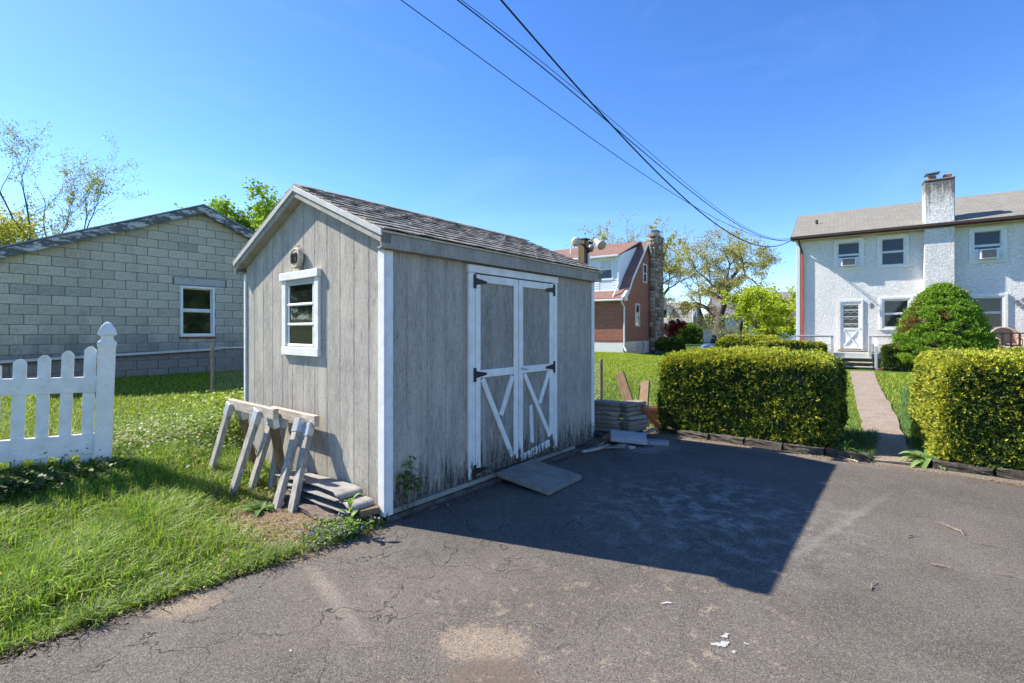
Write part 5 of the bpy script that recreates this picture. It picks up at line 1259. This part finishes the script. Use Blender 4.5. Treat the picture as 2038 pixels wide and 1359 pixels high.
# ------------------------------------------------------------------ leafy weeds
def leaf_strip(base, d, L_, W_, droop, n=5):
    """one leaf as a folded strip"""
    base = np.array(base, float); d = np.array(d, float); h = np.array([d[0], d[1], 0]); h = h / max(np.linalg.norm(h), 1e-6); s = np.array([-h[1], h[0], 0]); V = []; 
    for i in range(n + 1):
        u = i / n; w = W_ * math.sin(math.pi * min(.97, u * .92 + .06)) ** .8; p = base + d * L_ * u + np.array([0, 0, -droop * L_ * u * u]); V += [p - s * w + [0, 0, w * .35], p, p + s * w + [0, 0, w * .35]]
    F = []
    for i in range(n):
        k = 3 * i; F += [(k, k+1, k+4), (k, k+4, k+3), (k+1, k+2, k+5), (k+1, k+5, k+4)]
    return np.array(V), np.array(F)
def plant(name, label, cat, loc, leaves, stems=(), colr=((.06, .15, .02), (.14, .28, .05)), seed=0, group=None, stemmat='needle'):
    r = np.random.default_rng(seed); parts = []
    for (b, d, L_, W_, dr) in leaves:
        V, F = leaf_strip(b, d, L_, W_, dr); t = r.random(); c = (np.array(colr[0]) * (1 - t) + np.array(colr[1]) * t) * r.uniform(.85, 1.15); parts.append((V, F, np.repeat(c[None], len(V), 0)))
    e = empty(name, label, cat, loc, 0, group)
    V, F, C = merge(parts); link('leaves', np_mesh('leaves', V, F, C), M['leaf'], e).name = 'foliage'
    if stems:
        m = MB()
        for s in stems: m.tube(s, [.005 * (1 - .6 * i / max(1, len(s) - 1)) for i in range(len(s))], 5)
        me = m.mesh('stem'); at = me.attributes.new('Col', 'FLOAT_COLOR', 'POINT'); at.data.foreach_set('color', list((.13, .12, .05, 1)) * len(me.vertices)); link('stem', me, M['leaf'], e)
    return e
def rosette(n, L0, L1, W_, rise, seed, droop=.5):
    r = random.Random(seed); out = []
    for i in range(n):
        a = i * 2.4 + r.uniform(-.3, .3); e = r.uniform(*rise); out.append(((0, 0, .01), (math.cos(a) * math.cos(e), math.sin(a) * math.cos(e), math.sin(e)), r.uniform(L0, L1), W_ * r.uniform(.7, 1.2), droop * r.uniform(.5, 1.3)))
    return out
def gp_(c, a): p = G(c, a); p.z = float(hz(p.x, p.y)) - .005; return p
plant('broadleaf_weed', 'dandelion like weed in front of the folded sawhorse legs', 'weed', gp_(-.92, -.50), rosette(22, .10, .20, .022, (.15, .9), 1), seed=1)
wl2 = rosette(14, .08, .15, .022, (.1, .8), 2)
for i in range(9): wl2.append(((.01 * math.sin(i), .01 * math.cos(i), .05 + .025 * i), (math.cos(i * 2.4) * .6, math.sin(i * 2.4) * .6, .8), .11, .02, .4))
plant('tall_weed', 'bright green upright weed at the asphalt corner before the shed', 'weed', gp_(.02, -.30), wl2, [[(0, 0, 0), (.005, 0, .14), (.0, .01, .30)]], ((.10, .22, .03), (.20, .36, .06)), 2)
# low creeping ground ivy mats
def creeper(name, label, n, cf_, af_, cols, size, hgt, flowers=0, fcol=(.25, .22, .55)):
    c, a = cf_(n), af_(n); k = (c < edge_c(a) + .06) & ~in_shed(c, a, .0); c, a = c[k], a[k]; n = len(c); x = S0[0] + CY * c + SY * a; y = S0[1] - SY * c + CY * a
    p = np.stack([x, y, np.maximum(hz(x, y), 0) + rng.uniform(.004, hgt, n)], -1); nn = unit(np.stack([rng.normal(0, .5, n), rng.normal(0, .5, n), np.ones(n)], -1)); u = unit(np.cross(nn, rng.normal(0, 1, (n, 3)))); w = np.cross(nn, u); s = rng.uniform(size * .5, size, (n, 1))
    V = np.stack([p + u * s, p + w * s * .8, p - u * s, p - w * s * .8], 1).reshape(-1, 3); b = np.arange(n)[:, None] * 4; F = np.concatenate([b + [0, 1, 2], b + [0, 2, 3]]); C = gcol(n, *cols)
    fl_ = rng.random(n) < flowers; C[fl_] = np.array(fcol) * rng.uniform(.8, 1.2, (int(fl_.sum()), 1)); C = np.repeat(C, 4, 0)
    o = link(name, np_mesh(name, V, F, C), M['leaf']); tag(o, label, 'ground cover', kind='stuff'); return o
creeper('ground_ivy', 'low creeping ivy with small blue flowers at the shed corner', 2600, lambda n: rng.normal(.0, .13, n), lambda n: rng.normal(-.36, .12, n), ((.09, .17, .03), (.22, .32, .07)), .014, .09, .10)
creeper('clover_patch', 'yellow green clover along the lawn edge near the shed', 4300, lambda n: rng.normal(-.34, .24, n), lambda n: rng.normal(-.98, .26, n), ((.15, .21, .03), (.34, .40, .07)), .011, .045, .05)
creeper('dead_nettle_patch', 'pale pinkish flowering dead nettle patch beside the fence post', 9000, lambda n: rng.normal(-3.3, .45, n), lambda n: rng.normal(-.35, .50, n), ((.15, .23, .06), (.32, .40, .13)), .020, .20, .08, (.38, .28, .27))
creeper('dark_weed_patch', 'dark leafy weeds at the foot of the picket fence', 4200, lambda n: rng.normal(-2.45, .14, n), lambda n: rng.normal(-1.75, .34, n), ((.035, .075, .015), (.08, .14, .03)), .026, .12)
creeper('yellow_shrub_growth', 'bright yellow green bush growth between the chain link post and the shed', 4200, lambda n: rng.normal(-3.0, .20, n), lambda n: rng.normal(.30, .36, n), ((.15, .24, .02), (.34, .42, .05)), .024, .55)
# sapling stems against the shed wall
lv = []; st = []
for i, (dy, h) in enumerate(((0, .36), (.05, .46), (.10, .30))):
    st.append([(.015, dy, 0), (.02, dy + .01, h * .5), (.03, dy + .02, h)])
    for k in range(7): a = k * 2.2 + i; lv.append(((.022, dy + .012, h * (.62 + .06 * k)), (math.cos(a) * .8, math.sin(a) * .8, .25), .085, .022, .7))
e = plant('maple_sapling', 'young maple sapling growing against the shaded shed wall', 'sapling', G(.03, .12, .0), lv, st, ((.06, .13, .02), (.14, .22, .04)), 5); e.rotation_euler = (0, 0, -YAW)
plant('hosta', 'broad leaved hosta at the left foot of the right hedge', 'plant', G(3.16, 4.60, 0), rosette(26, .22, .40, .040, (.4, 1.25), 7, .75), colr=((.16, .26, .07), (.30, .40, .15)), seed=7)
plant('grass_clump', 'long leaved clump hanging over the kerb beside the path', 'plant', G(2.45, 4.48, .02), rosette(46, .22, .42, .009, (.3, 1.4), 8, .9), colr=((.05, .11, .02), (.14, .22, .05)), seed=8)
plant('small_weed', 'small light green weed growing out of the paver stack', 'weed', G(-.14, 3.585, .30), rosette(9, .05, .09, .018, (.2, 1.0), 9, .6), colr=((.12, .24, .03), (.2, .34, .06)), seed=9)
plant('corner_weed', 'dark weed sprawling between planter and left hedge', 'weed', G(.28, 4.45, 0), rosette(40, .10, .26, .022, (.1, 1.2), 10, .6), colr=((.04, .08, .02), (.10, .16, .04)), seed=10)
plant('orange_plant', 'orange red leafy plant filling the terracotta planter', 'plant', G(-.16, 4.98, .20), [((random.Random(i).uniform(-.2, .2), random.Random(i + 50).uniform(-.09, .09), 0), (math.cos(i * 2.4), math.sin(i * 2.4), .5), .09, .028, .8) for i in range(40)], colr=((.50, .09, .02), (.62, .28, .08)), seed=11)
# dandelions
def dandelion(label, c, a, h):
    e = empty('dandelion', label, 'flower', gp_(c, a), 0, 'dandelions in the grass'); n = 46; r = random.Random(int(c * 1000)); V, F = [], []
    for i in range(n):
        an = i * 2.4; el = r.uniform(.1, 1.3); L_ = .016; d = np.array([math.cos(an) * math.cos(el), math.sin(an) * math.cos(el), math.sin(el)]); s = np.array([-math.sin(an), math.cos(an), 0]) * .0035; b = np.array([0, 0, h]); k = len(V); V += [b - s * .5, b + s * .5, b + d * L_ + s, b + d * L_ - s]; F += [(k, k+1, k+2), (k, k+2, k+3)]
    link('flower_head', np_mesh('flower_head', np.array(V), np.array(F), np.tile([[.75, .50, .02]], (len(V), 1))), M['petal'], e)
    me = MB().tube([(0, 0, 0), (.004, .003, h * .5), (0, 0, h)], .002, 5).mesh('stem'); me.attributes.new('Col', 'FLOAT_COLOR', 'POINT').data.foreach_set('color', list((.15, .22, .06, 1)) * len(me.vertices)); link('stem', me, M['leaf'], e)
dandelion('yellow dandelion nearest the camera at the left frame edge', -.62, -1.92, .17)
dandelion('yellow dandelion beside the foot of the fence post', -2.42, -1.22, .16); dandelion('yellow dandelion in the shade right of the fence post', -2.28, -.93, .19); dandelion('small yellow dandelion behind the long grass', -2.2, -.55, .13)
dandelion('yellow dandelion at the left sawhorse foot', -1.98, -.56, .12); dandelion('yellow dandelion before the folded sawhorse legs', -.93, -.45, .17)

# ------------------------------------------------------------------ clipped hedges
def sprigs(P, N, cols, ln, wd, k=6, up=.35, seed=0):
    """tufts of k flat needles fanning out from each point"""
    r = np.random.default_rng(seed); n = len(P); D = unit(N + np.array([0, 0, up]) + r.normal(0, .35, (n, 3))); out = []
    for i in range(k):
        d = unit(D + r.normal(0, .55, (n, 3))); s = unit(np.cross(d, r.normal(0, 1, (n, 3)))) * wd * r.uniform(.7, 1.3, (n, 1)); L_ = ln * r.uniform(.6, 1.25, (n, 1)); V = np.stack([P, P + d * L_ * .55 + s, P + d * L_, P + d * L_ * .55 - s], 1).reshape(-1, 3)
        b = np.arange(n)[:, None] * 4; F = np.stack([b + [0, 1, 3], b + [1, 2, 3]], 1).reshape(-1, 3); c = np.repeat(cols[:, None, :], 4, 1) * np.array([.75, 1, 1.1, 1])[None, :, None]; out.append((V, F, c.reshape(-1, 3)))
    return merge(out)
def hedge(label, lo, hi, rad, n, loc, rz, newtop, seed, ln=.036, wd=.0065, name='hedge', group='clipped yew hedges', skew=0, colset=None, k=6, side_new=.27):
    lo, hi = np.array(lo, float), np.array(hi, float); r = np.random.default_rng(seed); sz = hi - lo; A = [sz[1] * sz[2]] * 2 + [sz[0] * sz[2]] * 2 + [sz[0] * sz[1]]; f = r.choice(5, n, p=np.array(A) / sum(A)); q = lo + r.random((n, 3)) * sz
    q[f == 0, 0] = lo[0]; q[f == 1, 0] = hi[0]; q[f == 2, 1] = lo[1]; q[f == 3, 1] = hi[1]; q[f == 4, 2] = hi[2]
    ilo, ihi = lo + rad, hi - rad; ilo[2] = lo[2]; inn = np.clip(q, ilo, ihi); d = q - inn; N = unit(d); P = inn + N * rad
    P[:, 2] += .07 * np.clip(1 - ((P[:, 0] - (lo[0] + hi[0]) / 2) / (sz[0] / 2)) ** 2, 0, 1) * np.clip(P[:, 2] / hi[2], 0, 1) ** 3 - .035 * (sz[2] > .8)
    bul = .035 * nz(P[:, 0] + P[:, 2], P[:, 1] + P[:, 2] * .7, 3.1, seed) + .02 * nz(P[:, 0], P[:, 2] + P[:, 1], 9, seed)
    depth = np.abs(r.normal(0, .030, n)); shoot = np.where(r.random(n) < .05, r.uniform(.01, .05, n), 0); P = P + N * (bul * 1.35 - depth + shoot)[:, None]; P[:, 0] += skew * (P[:, 1] - lo[1])
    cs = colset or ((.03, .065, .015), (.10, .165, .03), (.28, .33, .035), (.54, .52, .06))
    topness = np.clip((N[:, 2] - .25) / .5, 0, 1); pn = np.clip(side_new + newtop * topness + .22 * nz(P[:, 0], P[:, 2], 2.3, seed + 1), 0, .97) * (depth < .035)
    pn = np.clip(pn + (.45 if side_new > .3 else 0) * (N[:, 0] < -.5) * (depth < .035), 0, .97); isn = r.random(n) < pn; hole = (nz(P[:, 0] * 1.7 + P[:, 2], P[:, 1] * 1.3 + P[:, 2] * 1.9, 8.5, seed + 5) > .52) & (r.random(n) < .72) & (N[:, 2] < .5); keep = ~hole & ~((P[:, 2] < .10) & (r.random(n) < .55)); P, N, isn, n = P[keep], N[keep], isn[keep], int(keep.sum()); t = r.random((n, 1)); C = np.where(isn[:, None], np.array(cs[2]) * (1 - t) + np.array(cs[3]) * t, np.array(cs[0]) * (1 - t) + np.array(cs[1]) * t)  # left-facing sprigs of the right hedge get extra yellow, sunlight painted as colour
    V, F, C = sprigs(P, N, C, ln, wd, k, seed=seed); e = empty(name, label, 'hedge', loc, rz, group); link('foliage', np_mesh('foliage', V, F, C), M['needle'], e)
    ins = .07; cx = [(lo[0] + ins, lo[1] + ins), (hi[0] - ins, lo[1] + ins), (hi[0] - ins + skew * sz[1], hi[1] - ins), (lo[0] + ins + skew * sz[1], hi[1] - ins)]
    MB().prism(cx, 2, lo[2] - .05, hi[2] - ins - .02).build('branch_core', M['bark'], e, bevel=rad * .8, seg=2)  # solid dark core added inside to block light, not modelled twigs
    return e
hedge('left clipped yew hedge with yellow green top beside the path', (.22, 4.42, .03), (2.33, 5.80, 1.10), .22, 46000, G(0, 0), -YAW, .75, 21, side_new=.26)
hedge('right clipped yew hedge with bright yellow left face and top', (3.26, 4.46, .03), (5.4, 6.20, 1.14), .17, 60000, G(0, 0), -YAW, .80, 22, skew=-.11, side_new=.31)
hedge('low dark clipped hedge before the left porch railing', (-1.5, -2.5, 0), (.95, -1.75, .95), .12, 6000, loc_h(0, 0, 0), -HY, .5, 23, .07, .016, group='low hedges by the porch')
hedge('low dark clipped hedge right of the porch steps', (2.70, -2.55, 0), (4.3, -1.75, .88), .12, 5000, loc_h(0, 0, 0), -HY, .25, 24, .07, .016, group='low hedges by the porch', side_new=.04)
hedge('yellow green rounded shrub left of the porch', (-3.2, -1.4, 0), (-.55, .1, 1.15), .5, 5500, loc_h(0, 0, 0), -HY, .8, 25, .09, .02, name='shrub', group='rounded shrubs by the house')
red = ((.10, .04, .03), (.18, .07, .045), (.34, .10, .06), (.45, .16, .09))
hedge('reddish barberry shrub beyond the left hedge', (-1.0, -.7, 0), (1.0, .7, 1.05), .6, 4500, (10.6, 22.5, 0), 0, .7, 26, .09, .02, name='shrub', group='rounded shrubs by the house', colset=red)
hedge('small dark shrub at the foot of the stone chimney', (-.9, -.6, 0), (.9, .6, .8), .5, 2000, (10.9, 33.0, .05), 0, .1, 27, .12, .03, name='shrub', group='dark shrubs in the far garden', side_new=.02)
hedge('bright green round bush before the far stone cottage', (-1.3, -1, 0), (1.3, 1, 2.1), 1.0, 2600, (19.2, 52.0, 0), 0, .6, 28, .22, .05, name='shrub', group='rounded shrubs by the house', colset=((.05, .12, .02), (.10, .20, .03), (.18, .30, .04), (.26, .38, .05)))
# dwarf conifer
def conifer():
    r = np.random.default_rng(31); e = empty('dwarf_conifer', 'dome shaped dwarf conifer with brown patches before the white house', 'conifer', loc_h(4.28, -2.35, .35), -HY); H_, R_ = 2.58, 1.20
    def rad(z): u = np.clip(z / H_, 0, 1); return R_ * np.clip((1 - u ** 2.0), 0, 1) ** .72 * np.where(u < .12, .80 + u * 1.7, 1.0)
    L_ = 640; z = r.random(L_) ** 1.15 * H_; a = r.uniform(0, 2 * np.pi, L_); rr_ = rad(z) * r.uniform(.90, 1.02, L_); cen = np.stack([np.cos(a) * rr_, np.sin(a) * rr_, z], -1); N = unit(np.stack([np.cos(a), np.sin(a), .35 + z / H_ * .8], -1)); parts = []
    m = 90; dd = r.normal(0, 1, (L_, m, 3)) * np.array([.085, .085, .035]); P = (cen[:, None] + dd + N[:, None] * np.abs(r.normal(0, .03, (L_, m, 1)))).reshape(-1, 3); NN = np.repeat(N, m, 0)
    t = r.random((len(P), 1)); C = np.array((.09, .18, .016)) * (1 - t) + np.array((.32, .50, .05)) * t; la = np.repeat(a, m); lz = np.repeat(z, m)
    brown = np.repeat(((np.abs(((a - R(205) + np.pi) % (2 * np.pi)) - np.pi) < .30) & (z > 1.0) & (z < 2.0) & (r.random(L_) < .6)) | (r.random(L_) < .01), m); C[brown] = np.array((.20, .095, .045)) * r.uniform(.7, 1.3, (int(brown.sum()), 1))
    V, F, C = sprigs(P, NN, C, .065, .011, 3, .5, 3); link('foliage', np_mesh('foliage', V, F, C), M['needle'], e)
    prof = [(max(.02, float(rad(np.array(q)) - .26)), float(q)) for q in np.linspace(.05, H_ - .12, 12)]; MB().lathe(prof, 14).build('branch_core', M['bark'], e, True)  # solid dark core added inside the foliage, not modelled twigs
conifer()

# ------------------------------------------------------------------ trees
def make_tree(name, label, loc, H_, trunk_r, spread, levels, leaf_n, leaf_s, cols, seed, bare=.25, up=.25, trunk_h=.3, kids=(2, 3), ang=(25, 50), shrink=.74, group='trees in the neighbourhood', bark='bark', cloud=.35, cat='tree', lean=(0, 0), twigs=True):
    r = random.Random(seed); e = empty(name, label, cat, loc, r.uniform(0, 6), group); tr, br = MB(), MB(); tips = []
    L0 = H_ * trunk_h
    def grow(p, d, ln, rad, lev):
        n = 4 if lev > 1 else 6; P = [p]; Rr = [rad]
        for i in range(n):
            w = .10 + .05 * lev; d = (d + Vector((r.uniform(-w, w), r.uniform(-w, w), r.uniform(-w, w) + up * .12 * (lev > 0)))).normalized(); p = p + d * (ln / n); P.append(p); Rr.append(rad * (1 - .38 * (i + 1) / n))
        (tr if lev == 0 else br).tube(P, Rr, 8 if lev == 0 else (6 if lev == 1 else (4 if lev < 4 else 3)), lev == 0)
        if lev >= levels:
            tips.extend(P[1:]); return
        if lev >= levels - 1: tips.extend(P[2:])
        k = r.randint(*kids) + (1 if lev == 0 else 0); base = r.uniform(0, 6.28)
        for i in range(k):
            an = R(r.uniform(*ang)) * spread; az = base + i * 6.283 / k + r.uniform(-.5, .5); o_ = d.orthogonal().normalized(); o_.rotate(Matrix.Rotation(az, 3, d)); dn = (d * math.cos(an) + o_ * math.sin(an)); dn.z += up * .25; dn.normalize()
            j = n if (i < 2 or lev == 0) else r.randint(2, n); grow(P[j], dn, ln * shrink * r.uniform(.8, 1.15) * (1.25 if lev == 0 else 1), Rr[j] * r.uniform(.60, .78), lev + 1)
        if lev >= 1:
            for q in range(2):
                j = r.randint(1, n - 1); o_ = d.orthogonal().normalized(); o_.rotate(Matrix.Rotation(r.uniform(0, 6.28), 3, d)); dn = (d * .55 + o_ * .9).normalized(); grow(P[j], dn, ln * shrink * .6, Rr[j] * .45, min(levels, lev + 2))
    grow(Vector((0, 0, -.15)), Vector((lean[0], lean[1], 1)).normalized(), L0, trunk_r, 0)
    # scale so that the crown reaches the wanted height
    zs = max(v[2] for v in br.v) if br.v else H_; k = H_ / zs
    tr.v = [(x * k, y * k, z * k) for x, y, z in tr.v]; br.v = [(x * k, y * k, z * k) for x, y, z in br.v]
    tr.build('trunk', M[bark], e, True); br.build('branches', M[bark], e, True).name = 'limbs'
    if leaf_n:
        q = np.random.default_rng(seed); T = np.array([[t.x * k, t.y * k, t.z * k] for t in tips]); idx = q.integers(0, len(T), leaf_n); P = T[idx] + np.clip(q.normal(0, .62, (leaf_n, 3)), -1.1, 1.1) * cloud * np.array([1, 1, .7]); nrm = unit(q.normal(0, 1, (leaf_n, 3)) + np.array([0, 0, .6])); u = unit(np.cross(nrm, q.normal(0, 1, (leaf_n, 3)))); w = np.cross(nrm, u); s = q.uniform(leaf_s * .6, leaf_s * 1.2, (leaf_n, 1))
        V = np.stack([P + u * s, P + w * s * .6, P - u * s, P - w * s * .6], 1).reshape(-1, 3); b = np.arange(leaf_n)[:, None] * 4; F = np.concatenate([b + [0, 1, 2], b + [0, 2, 3]]); C = np.repeat(gcol(leaf_n, cols[0], cols[1], q), 4, 0)
        link('crown', np_mesh('crown', V, F, C), M['leaf'], e)
    return e
bud = ((.26, .27, .05), (.48, .43, .11)); lime = ((.22, .31, .02), (.44, .52, .05)); fresh = ((.15, .27, .02), (.32, .46, .05))
make_tree('shade_tree', 'large spreading budding tree with thick dark trunk beyond the hedge', (15.6, 36.5, -.2), 10.4, .44, 1.15, 5, 30000, .062, ((.26, .26, .06), (.48, .44, .12)), 3, trunk_h=.22, cloud=.34, shrink=.76)
make_tree('shade_tree', 'tall budding tree rising behind the stone chimney', (13.8, 48, 0), 12.8, .42, 1.1, 5, 17000, .07, bud, 12, trunk_h=.24, cloud=.30)
make_tree('shade_tree', 'paler budding tree left of the stone chimney top', (11.6, 47, 0), 11.6, .26, 1.1, 4, 6000, .13, bud, 15, trunk_h=.34, cloud=.35)
make_tree('leafy_maple', 'lime green leafy maple left of the white house', (13.6, 26.2, 0), 3.9, .11, 1.35, 4, 14000, .075, lime, 5, trunk_h=.20, cloud=.20)
make_tree('leafy_maple', 'second lime green maple half hidden behind the house corner', (15.9, 29.5, 0), 4.2, .10, 1.3, 4, 9000, .085, lime, 8, trunk_h=.22, cloud=.24)
make_tree('red_maple', 'small dark red maple before the far stone cottage', (15.5, 46, 0), 2.6, .06, 1.0, 4, 5000, .08, ((.10, .012, .02), (.24, .03, .045)), 6, trunk_h=.3, cloud=.15)
make_tree('twiggy_bush', 'bare twiggy bush in front of the large tree trunk', (9.6, 22.0, 0), 2.3, .035, .9, 4, 700, .05, ((.14, .16, .05), (.24, .26, .08)), 9, trunk_h=.14, kids=(3, 4), cat='bush', bark='bark_pale', cloud=.08)
make_tree('tall_thin_tree', 'tall thin tree with sparse leaves above the garage roof', (-20.9, 22.0, .3), 10.6, .30, .62, 5, 9000, .045, ((.16, .22, .04), (.34, .36, .09)), 34, trunk_h=.40, cloud=.20, up=.6, kids=(2, 3))
make_tree('bare_tree', 'bare fine branched tree just right of the tall thin tree', (-24.5, 28, .3), 9.2, .22, 1.0, 5, 300, .06, bud, 17, trunk_h=.4, bark='bark_pale', cloud=.1)
make_tree('bare_tree', 'smaller bare tree above the middle of the garage roof', (-22.5, 27.5, .3), 8.4, .20, 1.05, 5, 300, .06, bud, 19, trunk_h=.4, bark='bark_pale', cloud=.1)
make_tree('leafy_tree', 'yellowish leafy tree behind the garage at the left frame edge', (-22.7, 21.5, .3), 6.6, .15, 1.25, 4, 15000, .07, ((.28, .31, .05), (.48, .48, .09)), 21, trunk_h=.36, cloud=.55)
make_tree('leafy_tree', 'tall yellowish tree cut by the left frame edge', (-24.3, 21.0, .3), 8.6, .16, .8, 4, 2200, .06, bud, 22, trunk_h=.4, cloud=.22)
make_tree('leafy_tree', 'fresh green leafy tree behind the garage ridge', (-11.9, 23.5, .3), 8.0, .2, 1.0, 5, 26000, .10, fresh, 23, trunk_h=.40, cloud=.34)
for i, (x, y, h, n) in enumerate(((20, .2, 7, 'right'), (-21, 7.5, 7.5, 'left'))):  # single trees added out of view so the window panes mirror foliage
    make_tree('wood', f'leafy wood on the {n} side, mirrored in the window panes', (x, y, 0), h, .25, 1.4, 4, 9000, .2, fresh, 40 + i, trunk_h=.22, cloud=.7, group=None)['kind'] = 'stuff'
torch = empty('garden_torch', 'black garden torch on a thin pole beyond the left hedge', 'torch', (6.7, 14.0, 0), 0)
MB().tube([(0, 0, 0), (0, 0, 1.42)], .014, 6).build('pole', M['black'], torch); MB().lathe([(.015, 1.40), (.045, 1.46), (.055, 1.60), (.045, 1.70), (.02, 1.72)], 10).build('head', M['black'], torch, True)
bn = empty('wheeled_bin', 'dark grey bin beside the parked car beyond the hedge', 'bin', (11.6, 30.6, float(hz(11.6, 30.6))), 0)
MB().add([(-.25, -.28, 0), (.25, -.28, 0), (.25, .28, 0), (-.25, .28, 0), (-.3, -.34, .95), (.3, -.34, .95), (.3, .34, .95), (-.3, .34, .95)], [(0,3,2,1),(4,5,6,7),(0,1,5,4),(1,2,6,5),(2,3,7,6),(3,0,4,7)]).build('body', M['lead'], bn, bevel=.03); bx('lid', M['black'], bn, -.33, .33, -.38, .36, .951, 1.0, .02)
